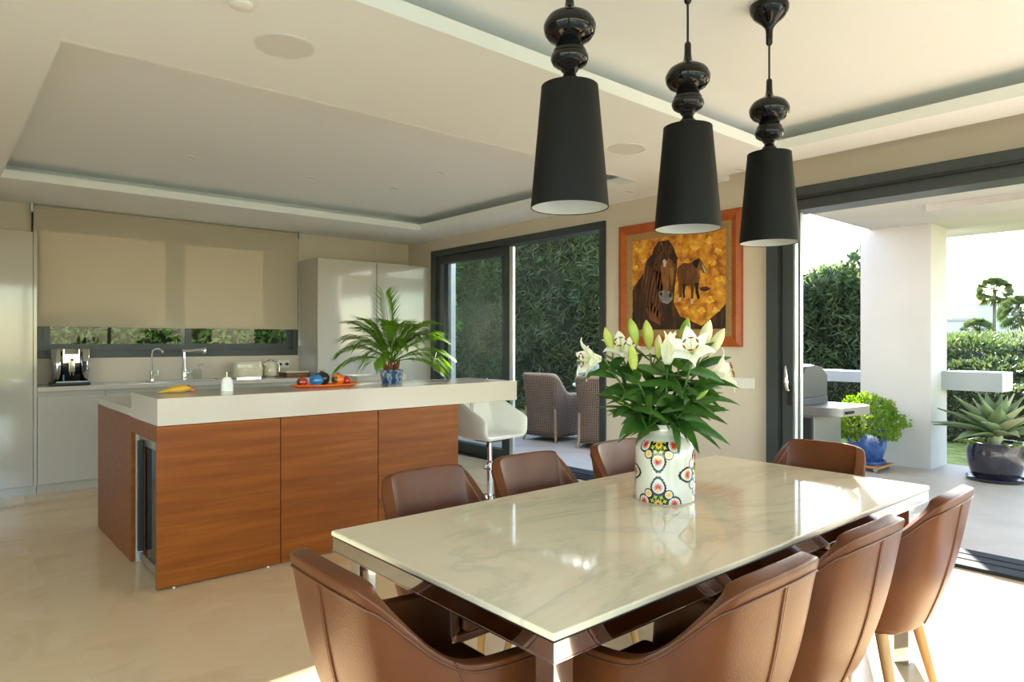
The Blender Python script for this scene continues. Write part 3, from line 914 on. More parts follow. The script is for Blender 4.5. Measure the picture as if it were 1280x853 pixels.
def frond(parent, az, length, lift, droop, nleaf=22, lw=0.011, ll=0.15, z0=0.15, m='frond', name='frond'):
    pts = []
    ca, sa = math.cos(az), math.sin(az)
    n = 14
    for i in range(n + 1):
        s = i / n
        r = length * (math.cos(lift) * s + 0.12 * droop * s * s)
        z = z0 + length * (math.sin(lift) * s - 0.55 * droop * s ** 2.2)
        pts.append(Vector((r * ca, r * sa, z)))
    mb = MB().tube(pts, [0.0045 * (1 - 0.75 * i / n) for i in range(n + 1)], 5)
    side = Vector((-sa, ca, 0))
    for j in range(nleaf):
        s = 0.22 + 0.78 * j / (nleaf - 1)
        k = min(n - 1, int(s * n))
        f_ = s * n - k
        p = pts[k].lerp(pts[k + 1], f_)
        tdir = (pts[k + 1] - pts[k]).normalized()
        for sg in (-1, 1):
            L = ll * (math.sin(math.pi * (0.18 + 0.72 * (s - 0.22) / 0.78)) ** 0.7) * rng.uniform(0.85, 1.1)
            d = (tdir * 0.95 + side * sg * 0.55 + Vector((0, 0, 0.22 - 0.2 * droop))).normalized()
            d2 = (d + Vector((0, 0, -0.35 - 0.5 * droop))).normalized()
            m0 = p + d * L * 0.5
            tip = m0 + d2 * L * 0.5
            wv = d.cross(Vector((0, 0, 1))).normalized() * lw * 0.5
            mb.add([p, m0 + wv, m0 - wv, tip, m0 + Vector((0, 0, -0.003))], [(0, 4, 1), (0, 2, 4), (1, 4, 3), (4, 2, 3)])
    return obj(name, mb, m, parent, smooth=60)


# azimuths are about the pot; the camera looks along +41 deg from +y towards +x
specs = [(R(131), 0.46, R(52), 0.72), (R(150), 0.42, R(44), 0.9), (R(110), 0.40, R(64), 0.6), (R(75), 0.46, R(68), 0.5), (R(100), 0.58, R(84), 0.22),
         (R(-40), 0.48, R(50), 0.72), (R(-62), 0.42, R(32), 0.95), (R(-20), 0.48, R(58), 0.7), (R(10), 0.42, R(62), 0.8), (R(-90), 0.36, R(62), 0.9),
         (R(-120), 0.34, R(60), 0.9), (R(180), 0.38, R(56), 0.9), (R(-150), 0.36, R(42), 1.1), (R(135), 0.52, R(60), 0.55), (R(40), 0.44, R(72), 0.6),
         (R(-48), 0.52, R(62), 0.6), (R(-36), 0.44, R(36), 0.8), (R(140), 0.36, R(26), 0.9), (R(-42), 0.34, R(22), 0.9), (R(125), 0.44, R(70), 0.5), (R(-55), 0.40, R(70), 0.6), (R(-100), 0.42, R(74), 0.6)]
for az, L, li, dr in specs:
    frond(palm, az + rng.uniform(-.2, .2), L * 0.98, li, dr, nleaf=24, lw=0.011, ll=0.27)

# bar stool
st = thing('bar_stool', 'ivory leather bar stool on a chrome pole at the island', 'stool', (3.66, 4.52, 0), rz=R(8))
obj('base', MB().lathe([(0.20, 0), (0.20, 0.006), (0.17, 0.014), (0.05, 0.028), (0.03, 0.034)], 40), 'chrome', st, smooth=40)
pl_ = obj('pole', MB().lathe([(0.026, 0.0342), (0.026, 0.32), (0.020, 0.325), (0.020, 0.53)], 20), 'chrome', st, smooth=40)
fr_ = MB()
ring = [(0.0 + 0.15 * math.cos(a), -0.10 + 0.10 * math.sin(a), 0.29) for a in [2 * math.pi * k / 28 for k in range(29)]]
fr_.tube(ring, 0.010, 8, cap=False)
obj('footrest', fr_, 'chrome', st, smooth=60)
obj('lift_lever', MB().tube([(-0.02, 0, 0.52), (-0.06, -0.03, 0.50), (-0.085, -0.045, 0.455)], [0.004, 0.004, 0.010], 8), 'blackp', st, smooth=60)
rows = []
nu = 25
for j in range(13):
    t_ = j / 12
    row = []
    for i in range(nu):
        s = -1 + 2 * i / (nu - 1)
        # seat sweeps up into the back (t) and into low arms (s)
        y = -0.21 + 0.40 * min(1, t_ / 0.55) + 0.06 * max(0, (t_ - 0.55) / 0.45)
        zb = 0.545 + (0.0 if t_ < 0.45 else 0.40 * ((t_ - 0.45) / 0.55) ** 1.25)
        xw = 0.255 - 0.03 * max(0, (t_ - 0.6) / 0.4)
        arm = max(0.0, abs(s) - 0.62) / 0.38
        x = math.copysign(min(abs(s) / 0.72, 1.0) * xw * (0.94 + 0.06 * abs(s)), s)
        z = max(zb, 0.545 + arm ** 1.4 * (0.16 + 0.34 * t_))
        row.append((x, y + 0.02 * (1 - abs(s)) * t_, z))
    rows.append(row)
sh = obj('seat_shell', MB().grid(rows), 'whiteleather', st, solid=0.035, subsurf=1)
obj('back_strip', B(-0.014, 0.014, 0.205, 0.222, 0.62, 0.84), 'steel', st, bevel=0.004, seg=1)
obj('seat_plate', B(-0.09, 0.09, -0.09, 0.09, 0.50, 0.528), 'blackp', st)
# ================================================================== DINING TABLE
TX0, TX1, TY0, TY1 = 0.98, 3.19, 1.0, 2.02
tb = thing('dining_table', 'marble dining table with polished chrome apron', 'table', ((TX0 + TX1) / 2, (TY0 + TY1) / 2, 0))
hx, hy = (TX1 - TX0) / 2, (TY1 - TY0) / 2
obj('top', B(-hx, hx, -hy, hy, 0.727, 0.745), 'marble', tb, bevel=0.006, seg=2)
e = 0.005


def apron_ring(e, t, z0, z1):
    q = MB()
    q.box(-hx + e, hx - e, -hy + e, -hy + e + t, z0, z1).box(-hx + e, hx - e, hy - e - t, hy - e, z0, z1)
    return q.box(-hx + e, -hx + e + t, -hy + e + t, hy - e - t, z0, z1).box(hx - e - t, hx - e, -hy + e + t, hy - e - t, z0, z1)


apr = obj('apron', apron_ring(e, 0.02, 0.682, 0.7228), 'chrome', tb)
obj('shadow_gap', apron_ring(0.009, 0.016, 0.723, 0.7268), 'blackp', apr)
obj('apron_lip', apron_ring(0.0035, 0.024, 0.6785, 0.6818), 'chrome', apr)
obj('underside', B(-hx + 0.03, hx - 0.03, -hy + 0.03, hy - 0.03, 0.70, 0.7267), 'blackp', tb)
for sx in (-1, 1):
    for sy in (-1, 1):
        cx, cy = sx * (hx - 0.075), sy * (hy - 0.075)
        obj('leg', B(cx - 0.03, cx + 0.03, cy - 0.03, cy + 0.03, 0.0, 0.6999), 'chrome', tb, bevel=0.002, seg=1)


# ================================================================== DINING CHAIRS
def catmull(P, n):
    out = []
    for i in range(len(P) - 1):
        p0 = P[max(i - 1, 0)]
        p1, p2 = P[i], P[i + 1]
        p3 = P[min(i + 2, len(P) - 1)]
        for k in range(n):
            t = k / n
            out.append(tuple(0.5 * ((2 * b) + (-a + c_) * t + (2 * a - 5 * b + 4 * c_ - d) * t * t + (-a + 3 * b - 3 * c_ + d) * t ** 3) for a, b, c_, d in zip(p0, p1, p2, p3)))
    out.append(tuple(P[-1]))
    return out


def make_chair():
    """chair faces +y, its seat centre over the origin"""
    ch = thing('dining_chair', 'brown leather dining chair', 'chair')
    half = [  # bottom xyz, top xyz from the middle of the back to the front of the arm
        ((0.0, -0.195, 0.390), (0.0, -0.312, 0.852)),
        ((0.060, -0.195, 0.390), (0.060, -0.312, 0.852)),
        ((0.115, -0.190, 0.392), (0.125, -0.308, 0.850)),
        ((0.150, -0.178, 0.394), (0.166, -0.300, 0.843)),
        ((0.172, -0.155, 0.395), (0.183, -0.285, 0.824)),
        ((0.192, -0.110, 0.395), (0.200, -0.232, 0.762)),
        ((0.203, -0.060, 0.395), (0.214, -0.165, 0.692)),
        ((0.207, 0.000, 0.395), (0.222, -0.095, 0.645)),
        ((0.208, 0.060, 0.395), (0.226, -0.010, 0.628)),
        ((0.206, 0.120, 0.397), (0.226, 0.090, 0.622)),
        ((0.196, 0.180, 0.405), (0.214, 0.180, 0.606)),
    ]
    full = [tuple((-p[0], p[1], p[2]) for p in s) for s in half[:0:-1]] + half
    bot = catmull([s[0] for s in full], 3)
    top = catmull([s[1] for s in full], 3)
    rows = []
    nt_ = 9
    for j in range(nt_ + 1):
        t = j / nt_
        row = []
        for b_, p in zip(bot, top):
            q = Vector(b_).lerp(Vector(p), t)
            d = Vector((q.x, q.y + 0.02, 0))
            if d.length > 1e-4:
                q += d.normalized() * 0.022 * math.sin(math.pi * min(1, t * 1.05)) * (0.5 + 0.5 * (1 - t))
            row.append(tuple(q))
        rows.append(row)
    shell = obj('backrest', MB().grid(rows), 'leather', ch)
    s_ = shell.modifiers.new('thickness', 'SOLIDIFY')
    s_.thickness, s_.offset = 0.042, 0.0
    bv = shell.modifiers.new('edge', 'BEVEL')
    bv.width, bv.segments, bv.limit_method, bv.angle_limit = 0.017, 3, 'ANGLE', R(60)
    su = shell.modifiers.new('round', 'SUBSURF')
    su.levels = su.render_levels = 1
    shell.data.shade_smooth()
    n = len(rows[0])
    mid = n // 2
    # rim seam just under the top edge, and two upright seams on the back

    def outer(j, i, off=0.0225):
        q = Vector(rows[j][i])
        a = Vector(rows[j][min(i + 1, n - 1)]) - Vector(rows[j][max(i - 1, 0)])
        b_ = Vector(rows[min(j + 1, nt_)][i]) - Vector(rows[max(j - 1, 0)][i])
        nn = a.cross(b_).normalized()
        if nn.dot(Vector((q.x, q.y + 0.02, 0))) < 0:
            nn = -nn
        return q + nn * off
    obj('rim_seam', MB().tube([outer(nt_ - 1, i).lerp(outer(nt_, i), 0.35) for i in range(1, n - 1)], 0.0028, 5), 'leatherpipe', shell, smooth=80)
    pth = [outer(j, mid, 0.021) for j in range(0, nt_)] + [outer(nt_ - 1, mid, 0.021).lerp(outer(nt_, mid, 0.021), 0.35)]
    for dx in (-0.0045, 0.0045):
        obj('back_seam', MB().tube([p + Vector((dx, 0, 0)) for p in pth], 0.004, 5), 'leather', shell, smooth=80)
    obj('back_seam', MB().tube([p + Vector((0, -0.0012, 0)) for p in pth], 0.0022, 5), 'leatherpipe', shell, smooth=80)
    for sg in (-1, 1):
        i = mid + sg * 20
        obj('side_seam', MB().tube([outer(j, i, 0.0205) for j in range(0, nt_ + 1)], 0.002, 5), 'leatherpipe', shell, smooth=80)
    # seat pan and cushion
    outl = [(p[0] * 0.97, p[1] * 0.97) for p in bot]
    pan = [(x, y) for x, y in outl]
    obj('seat_pan', MB().prism(pan, 0.365, 0.405), 'leather', ch, bevel=0.015, seg=3)
    cu = [(x * 0.93, y * 0.93 + 0.006) for x, y in outl]
    cu[0] = (cu[0][0], 0.205)
    cu[-1] = (cu[-1][0], 0.205)
    obj('seat', MB().prism(cu, 0.4052, 0.480), 'leather', ch, bevel=0.025, seg=4)
    for sx in (-1, 1):
        for fy, (y0_, y1_) in enumerate(((-0.13, -0.21), (0.13, 0.19))):
            x0_, x1_ = sx * 0.155, sx * 0.205
            obj('leg', MB().tube([(x1_, y1_, 0.0), (x0_, y0_, 0.366)], [0.0115, 0.0205], 14), 'legwood', ch, smooth=50)
    return ch


chair0 = make_chair()
seats = [  # x, y, rotation (0 faces +y), label
    (1.43, 1.055, 0, 'brown leather dining chair facing the island, first in its row from the corner chrome leg'),
    (1.97, 1.055, R(-1), 'brown leather dining chair facing the island, middle one of its row'),
    (2.59, 1.045, R(1.5), 'brown leather dining chair facing the island, its oak legs on the sunlit floor'),
    (1.49, 1.945, R(180), 'brown leather dining chair with its back to the wooden panels of the island'),
    (2.02, 1.945, R(179), 'brown leather dining chair with its back to the bar stool, middle one of its row'),
    (2.645, 1.945, R(181), 'brown leather dining chair with its back to the painting wall, last in its row'),
    (0.985, 1.425, R(-90), 'brown leather dining chair at the table end away from the terrace'),
    (3.085, 1.535, R(90), 'brown leather dining chair at the table end nearest the blue plant pot'),
]
for i, (x, y, rz_, lab) in enumerate(seats):
    o = chair0 if i == 0 else copy_tree(chair0)
    o.location = (x, y, 0)
    o.rotation_euler = (0, 0, rz_)
    o['label'] = lab
    o['group'] = 'dining chairs around the table'

# ================================================================== PENDANT LAMPS
pend = thing('pendant_lamp', 'x', 'lamp', (0, 0, 0), group='black pendant lamps over the table')
obj('shade', MB().lathe([(0.1225, 0.0), (0.1235, 0.0), (0.1235, 0.006), (0.0905, 0.379), (0.0905, 0.384), (0.0895, 0.384), (0.0885, 0.378), (0.1212, 0.006), (0.1212, 0.0)], 64, cap=False), 'shade', pend, smooth=50)
obj('shade_lining', MB().lathe([(0.1205, 0.002), (0.0878, 0.378), (0.02, 0.379)], 64, cap=False), 'shadein', pend, smooth=50)
S = 0.384
prof = [(0.034, S - 0.006), (0.034, S + 0.006), (0.029, S + 0.010), (0.031, S + 0.018), (0.030, S + 0.026), (0.022, S + 0.034), (0.020, S + 0.044), (0.027, S + 0.052), (0.029, S + 0.058), (0.037, S + 0.062), (0.053, S + 0.072),
        (0.060, S + 0.086), (0.059, S + 0.100), (0.052, S + 0.106), (0.053, S + 0.112), (0.049, S + 0.120), (0.045, S + 0.124), (0.044, S + 0.134), (0.040, S + 0.138), (0.046, S + 0.142), (0.066, S + 0.152),
        (0.079, S + 0.168), (0.083, S + 0.186), (0.083, S + 0.196), (0.080, S + 0.200), (0.079, S + 0.206), (0.068, S + 0.222), (0.046, S + 0.235), (0.026, S + 0.243), (0.016, S + 0.255), (0.013, S + 0.275), (0.0125, S + 0.315), (0.009, S + 0.322)]
obj('turned_body', MB().lathe(prof, 48), 'black', pend, smooth=50)
PZ = 1.775
zc_ = ZT - PZ
obj('cord', MB().tube([(0, 0, S + 0.322), (0, 0, zc_ - 0.17)], 0.0045, 8), 'blackp', pend, smooth=60)
obj('ceiling_rose', MB().lathe([(0.009, zc_ - 0.172), (0.0135, zc_ - 0.165), (0.0145, zc_ - 0.115), (0.017, zc_ - 0.10), (0.034, zc_ - 0.078), (0.062, zc_ - 0.055), (0.078, zc_ - 0.030), (0.081, zc_ - 0.012), (0.078, zc_ - 0.0005)], 48), 'black', pend, smooth=50)
P_LABELS = ['black pendant lamp hanging over the table end away from the terrace',
            'black pendant lamp hanging over the middle of the table, in front of the painting',
            'black pendant lamp hanging over the table end nearest the terrace opening']
for i, (x, y) in enumerate(((1.545, 1.505), (2.175, 1.498), (2.745, 1.478))):
    o = pend if i == 0 else copy_tree(pend)
    o.location = (x, y, PZ)
    o['label'] = P_LABELS[i]

# ================================================================== CEILING FITTINGS
for (x, y), lab in (((1.185, 2.89), 'round flush ceiling speaker between the island and the dining table'), ((3.55, 2.93), 'round flush ceiling speaker between the pendants and the painting')):
    t = thing('ceiling_speaker', lab, 'speaker', (x, y, ZC - 0.0006), group='ceiling speakers')
    obj('ring', MB().lathe([(0.128, -0.004), (0.128, 0.0), (0.121, 0.0), (0.121, -0.004)], 48, cap=False), 'whitep', t, smooth=40)
    obj('grille', MB().lathe([(0.1208, -0.003), (0.1208, -0.0002)], 48), 'grille', t)
t = thing('smoke_detector', 'small white round detector on the ceiling beside a flush speaker', 'detector', (0.905, 2.62, ZC - 0.0006))
obj('base', MB().lathe([(0.05, -0.008), (0.05, 0)], 32), 'whitep', t, smooth=40)
obj('cap', MB().lathe([(0.03, -0.026), (0.042, -0.02), (0.046, -0.0082)], 32), 'whitep', t, smooth=40)
DLS = [((1.56, 5.66), ZT, 'tiny recessed downlight in the ceiling tray, on the coffee machine side'),
       ((2.56, 5.68), ZT, 'tiny recessed downlight in the ceiling tray, in line with the ceramic pomegranates'),
       ((3.34, 5.55), ZT, 'tiny recessed downlight in the ceiling tray, nearest the two-door cabinet'),
       ((3.34, 4.79), ZT, 'tiny recessed downlight in the ceiling tray, on the bar stool side'),
       ((1.67, 6.93), ZC - 0.0004, 'tiny recessed downlight in the soffit above the left half of the roller blind'),
       ((3.16, 7.0), ZC - 0.0004, 'tiny recessed downlight in the soffit above the chain end of the blind'),
       ((4.60, 5.0), ZC - 0.0004, 'tiny recessed downlight in the soffit above the sliding door'),
       ((4.62, 2.72), ZC - 0.0004, 'tiny recessed downlight in the soffit beside the blind pocket'),
       ((4.60, 3.75), ZC - 0.0004, 'tiny recessed downlight in the soffit above the painting')]
dl0 = None
for (x, y), z, lab in DLS:
    if dl0 is None:
        dl0 = thing('downlight', lab, 'light', (x, y, z), group='recessed downlights')
        obj('ring', MB().lathe([(0.042, -0.004), (0.042, -0.0002), (0.030, -0.0002), (0.030, -0.004)], 28, cap=False), 'whitep', dl0, smooth=40)
        obj('lens', MB().lathe([(0.0298, -0.0016), (0.0298, -0.0002)], 28), 'grille', dl0)
        o = dl0
    else:
        o = copy_tree(dl0)
    o.location = (x, y, z)
    o['label'] = lab

# ================================================================== PAINTING
PY0, PY1, PZ0, PZ1 = 2.845, 4.09, 1.31, 2.41      # on the right wall; the picture's left is +y
pt = thing('painting', 'large framed oil painting of two brown horses on the wall', 'painting', (XR - 0.001, (PY0 + PY1) / 2, (PZ0 + PZ1) / 2))
ph, pv = (PY1 - PY0) / 2, (PZ1 - PZ0) / 2
fw = 0.085


def rail(a, b_, c_, d, m, x0, x1, bow=0.0):
    """mitred rail a-b outer, d-c inner (y, z pairs)"""
    q = MB()
    v = [(-x0, *a), (-x0, *b_), (-x0, *c_), (-x0, *d)]
    mo = [tuple((Vector(a) * 0.55 + Vector(d) * 0.45)), tuple((Vector(b_) * 0.55 + Vector(c_) * 0.45))]
    v += [(-x1, *a), (-x1, *b_), (-x1 - bow, *mo[1]), (-x1 - bow, *mo[0]), (-x1 + 0.006, *c_), (-x1 + 0.006, *d)]
    q.add(v, [(0, 1, 2, 3), (4, 5, 6, 7), (7, 6, 8, 9), (0, 4, 5, 1), (3, 2, 8, 9), (0, 3, 9, 7, 4), (1, 5, 6, 8, 2)])
    return q


def ring_rails(name, oh, ov, ih, iv, m, x0, x1, bow=0.0):
    O = [(oh, -ov), (-oh, -ov), (-oh, ov), (oh, ov)]
    I = [(ih, -iv), (-ih, -iv), (-ih, iv), (ih, iv)]
    for k in range(4):
        k2 = (k + 1) % 4
        obj(name, rail(O[k], O[k2], I[k2], I[k], m, x0, x1, bow), m, pt)


ring_rails('frame_rail', ph, pv, ph - fw, pv - fw, 'frameorange', 0.0, 0.032, 0.012)
ring_rails('inner_slip', ph - fw, pv - fw, ph - fw - 0.06, pv - fw - 0.06, 'slip', 0.0, 0.022, 0.0)
ch_, cv_ = ph - fw - 0.06, pv - fw - 0.06
M['foliage_paint'] = ramp_mat('autumn_paint', [(0.28, (0.10, 0.035, 0.01)), (0.42, (0.42, 0.13, 0.012)), (0.52, (0.66, 0.26, 0.02)), (0.62, (0.72, 0.36, 0.03)), (0.75, (0.80, 0.55, 0.15))], 13, rough=0.5, detail=6, bump=0.5, rough_detail=0.65)
M['horse_dark'] = ramp_mat('mane_paint', [(0.3, (0.012, 0.008, 0.006)), (0.55, (0.045, 0.018, 0.010)), (0.75, (0.15, 0.05, 0.02))], 7, rough=0.5, stretch=(1, 3, 0.8), bump=0.3)
M['horse_brown'] = ramp_mat('coat_paint', [(0.25, (0.03, 0.010, 0.005)), (0.5, (0.13, 0.042, 0.014)), (0.75, (0.30, 0.12, 0.04))], 6, rough=0.5, stretch=(1, 2.5, 0.7), bump=0.3)
M['leafgold'] = ramp_mat('gold_paint', [(0.3, (0.62, 0.22, 0.02)), (0.5, (0.80, 0.42, 0.04)), (0.7, (0.86, 0.62, 0.18))], 30, rough=0.5, bump=0.4)
M['muzzle'] = ramp_mat('muzzle_paint', [(0.3, (0.10, 0.08, 0.08)), (0.7, (0.36, 0.33, 0.33))], 14, rough=0.5)
M['horse_light'] = ramp_mat('light_coat_paint', [(0.3, (0.16, 0.055, 0.016)), (0.7, (0.36, 0.15, 0.05))], 9, rough=0.5, stretch=(1, 2.5, 0.7), bump=0.3)
M['blaze'] = mat('pale_paint', (0.55, 0.45, 0.36), 0.5)
M['darkpaint'] = mat('shadow_paint', (0.010, 0.007, 0.006), 0.5)
cv = obj('canvas', B(-0.012, 0.0, -ch_ + 0.0, ch_, -cv_, cv_), 'foliage_paint', pt)


def paint(name, pts, m, layer):
    """outline in the photo crop (left-top origin) laid flat on the canvas"""
    q = []
    for x, y in pts:
        u = (x - 132) / 508.0
        top = 205 - 75 * u
        bt = 722 - 18 * u
        w_ = (y - top) / (bt - top)
        q.append((ch_ - 2 * ch_ * u, cv_ - 2 * cv_ * w_))
    mb = MB()
    xx = -0.0122 - 0.0006 * layer
    n = len(q)
    ar = sum(q[i][0] * q[(i + 1) % n][1] - q[(i + 1) % n][0] * q[i][1] for i in range(n))
    if ar > 0:
        q = q[::-1]
    mb.add([(xx, a, b_) for a, b_ in q], [tuple(range(n))])
    o = obj(name, mb, m, cv)
    return o


paint('painted_patch', [(132, 620), (160, 560), (230, 600), (300, 640), (420, 640), (520, 690), (610, 600), (640, 560), (640, 704), (400, 712), (132, 720)], 'horse_dark', 1)
paint('painted_horse', [(134, 490), (170, 430), (205, 380), (215, 320), (250, 280), (262, 240), (285, 205), (345, 195), (372, 240), (392, 300), (388, 380), (378, 470), (372, 560), (395, 610), (415, 650), (418, 712), (136, 720)], 'horse_dark', 2)
paint('painted_horse', [(390, 380), (402, 345), (425, 328), (455, 330), (478, 322), (500, 312), (516, 310), (524, 322), (534, 345), (545, 372), (540, 390), (528, 384), (518, 366), (508, 372), (512, 410), (506, 445), (490, 462), (462, 458), (436, 462), (410, 460), (394, 430)], 'horse_brown', 2)
paint('painted_leg', [(398, 430), (424, 445), (414, 490), (418, 520), (410, 548), (398, 548), (404, 516), (398, 480)], 'horse_brown', 3)
paint('painted_leg', [(420, 445), (440, 450), (432, 490), (434, 530), (424, 532), (420, 490)], 'darkpaint', 3)
paint('painted_leg', [(462, 445), (484, 450), (478, 500), (476, 560), (464, 562), (466, 500)], 'horse_brown', 3)
paint('painted_leg', [(484, 445), (506, 440), (504, 490), (512, 530), (500, 540), (490, 500)], 'darkpaint', 3)
paint('painted_sock', [(399, 528), (415, 526), (410, 550), (397, 550)], 'blaze', 4)
paint('painted_sock', [(465, 535), (477, 533), (477, 564), (463, 566)], 'blaze', 4)
paint('painted_highlight', [(522, 330), (532, 348), (543, 376), (538, 388), (528, 362)], 'blaze', 4)
paint('painted_mane', [(470, 325), (488, 308), (514, 304), (506, 330), (498, 362), (484, 350)], 'darkpaint', 4)
paint('painted_shadow', [(505, 470), (545, 462), (568, 476), (540, 492), (515, 488)], 'horse_dark', 1)
for k, (x, y, r) in enumerate(((560, 200, 26), (600, 260, 20), (480, 240, 22), (430, 260, 16), (575, 330, 18), (610, 420, 20), (560, 540, 24), (590, 600, 18), (430, 590, 16), (170, 260, 24), (200, 320, 16), (150, 360, 18), (520, 600, 20), (470, 610, 14), (610, 500, 16))):
    paint('painted_leaves', [(x + r * (1 + 0.35 * math.sin(3 * a_ + k)) * math.cos(a_), y + r * 0.8 * (1 + 0.35 * math.cos(4 * a_ + k)) * math.sin(a_)) for a_ in [2 * math.pi * q / 16 for q in range(16)]], 'leafgold', 1)
paint('painted_head', [(258, 345), (268, 310), (300, 285), (345, 285), (380, 310), (386, 360), (378, 430), (368, 490), (366, 540), (340, 566), (308, 558), (288, 525), (282, 480), (268, 420)], 'horse_brown', 3)
paint('painted_ear', [(286, 262), (290, 225), (303, 203), (316, 235), (318, 268)], 'horse_brown', 6)
paint('painted_ear', [(340, 268), (346, 232), (360, 212), (366, 248), (362, 275)], 'horse_brown', 6)
paint('painted_ear_shade', [(296, 258), (298, 232), (304, 220), (310, 240), (310, 262)], 'darkpaint', 7)
paint('painted_ear', [(290, 290), (288, 240), (300, 205), (318, 245), (322, 290)], 'darkpaint', 4)
paint('painted_ear', [(340, 285), (348, 240), (362, 215), (368, 255), (362, 295)], 'darkpaint', 4)
paint('painted_forelock', [(285, 300), (270, 330), (295, 305), (305, 330), (318, 300), (330, 320), (345, 296), (372, 320), (400, 300), (366, 270), (330, 240), (300, 245)], 'horse_dark', 5)
paint('painted_nose', [(300, 350), (318, 330), (340, 350), (346, 430), (342, 488), (318, 484), (306, 430)], 'horse_light', 4)
paint('painted_cheek', [(350, 360), (372, 350), (374, 420), (362, 470), (352, 420)], 'horse_light', 4)
paint('painted_blaze', [(312, 315), (324, 305), (334, 318), (328, 350), (318, 352)], 'blaze', 5)
paint('painted_muzzle', [(288, 500), (318, 485), (345, 490), (366, 505), (366, 540), (340, 566), (308, 558), (292, 532)], 'muzzle', 4)
paint('painted_nostril', [(292, 508), (302, 495), (310, 508), (304, 525)], 'darkpaint', 5)
paint('painted_nostril', [(346, 512), (356, 495), (364, 508), (360, 528), (350, 530)], 'darkpaint', 5)
paint('painted_eye', [(266, 338), (276, 330), (282, 342), (272, 350)], 'darkpaint', 5)
paint('painted_eye', [(370, 320), (382, 318), (384, 330), (374, 334)], 'darkpaint', 5)
paint('painted_shoulder', [(210, 600), (250, 560), (300, 620), (300, 690), (240, 660)], 'horse_brown', 3)
for k in range(7):
    x = 150 + k * 17
    paint('painted_mane', [(x + 60, 330 + k * 10), (x + 68, 340 + k * 10), (x + 30, 560 + k * 14), (x + 22, 550 + k * 14)], 'horse_brown', 3)

t = thing('light_switch', 'white double light switch on the wall below the painting', 'switch', (XR - 0.001, 2.83, 1.022))
obj('plate', B(-0.008, 0, -0.085, 0.085, -0.042, 0.042), 'whitep', t, bevel=0.002, seg=1)
for y in (-0.042, 0.042):
    obj('rocker', B(-0.012, -0.0082, y - 0.036, y + 0.036, -0.034, 0.034), 'whitep', t, bevel=0.001, seg=1)
# ================================================================== VASE AND LILIES
RIGHT = Vector((EX.x, EY.x, 0))
UP = Vector((0, 0, 1))
vc = at(831, 622, 2.60)
VZ = 0.745
vase = thing('flower_vase', 'white ceramic vase painted with red and yellow medallions', 'vase', (vc.x, vc.y, VZ))
M['vasewhite'] = mat('vase_glaze', (0.58, 0.525, 0.42), 0.12, coat=0.6)
vprof = [(0.104, 0.0), (0.110, 0.006), (0.1125, 0.05), (0.1125, 0.17), (0.110, 0.200), (0.100, 0.222), (0.080, 0.240), (0.062, 0.250), (0.056, 0.257), (0.055, 0.285), (0.057, 0.290), (0.053, 0.291), (0.050, 0.285), (0.050, 0.250), (0.09, 0.21), (0.10, 0.02), (0.0, 0.01)]
obj('body', MB().lathe(vprof, 64), 'vasewhite', vase, smooth=40)
for nme, c_ in (('vblack', (0.012, 0.014, 0.010)), ('vred', (0.52, 0.035, 0.012)), ('vyel', (0.72, 0.36, 0.02)), ('vgreen', (0.40, 0.42, 0.02)), ('vmaroon', (0.16, 0.012, 0.02))):
    M[nme] = mat('vase_' + nme[1:], c_, 0.15, coat=0.5)


def vrad(z):
    for (r0, z0), (r1, z1) in zip(vprof, vprof[1:]):
        if z0 <= z <= z1 and z1 > z0:
            return r0 + (r1 - r0) * (z - z0) / (z1 - z0)
    return 0.1125


def vpos(s, z, off):
    a = vase_a0 + s / 0.1125
    z = max(0.002, min(0.235, z))
    r = vrad(z) + off
    return (r * math.cos(a), r * math.sin(a), z)


tocam = -Vector((vc.x, vc.y))
vase_a0 = math.atan2(tocam.y, tocam.x)


def blob(mb, cx, cz, fn, off, nr=4, na=36, zlo=0.003, zhi=0.232):
    """filled round shape, radius fn(angle), laid on the vase wall"""
    rows = [[vpos(cx, min(zhi, max(zlo, cz)), off)] * na]
    for j in range(1, nr + 1):
        row = []
        for k in range(na):
            a = 2 * math.pi * k / na
            r = fn(a) * j / nr
            row.append(vpos(cx + r * math.cos(a), min(zhi, max(zlo, cz + r * math.sin(a))), off))
        rows.append(row)
    mb.grid(rows, close=True)


def star(r0, r1, n, ph=0.0):
    return lambda a: r0 + (r1 - r0) * (0.5 + 0.5 * math.cos(n * (a - ph)))


def tear(r, d):
    """round lobe with a point towards angle d"""
    def f(a):
        q = math.cos(a - d)
        return r * (1.0 + 0.42 * max(0, q) ** 6)
    return f


def scal(fn, n=18, k=0.05):
    return lambda a: fn(a) * (1 + k * math.cos(n * a))


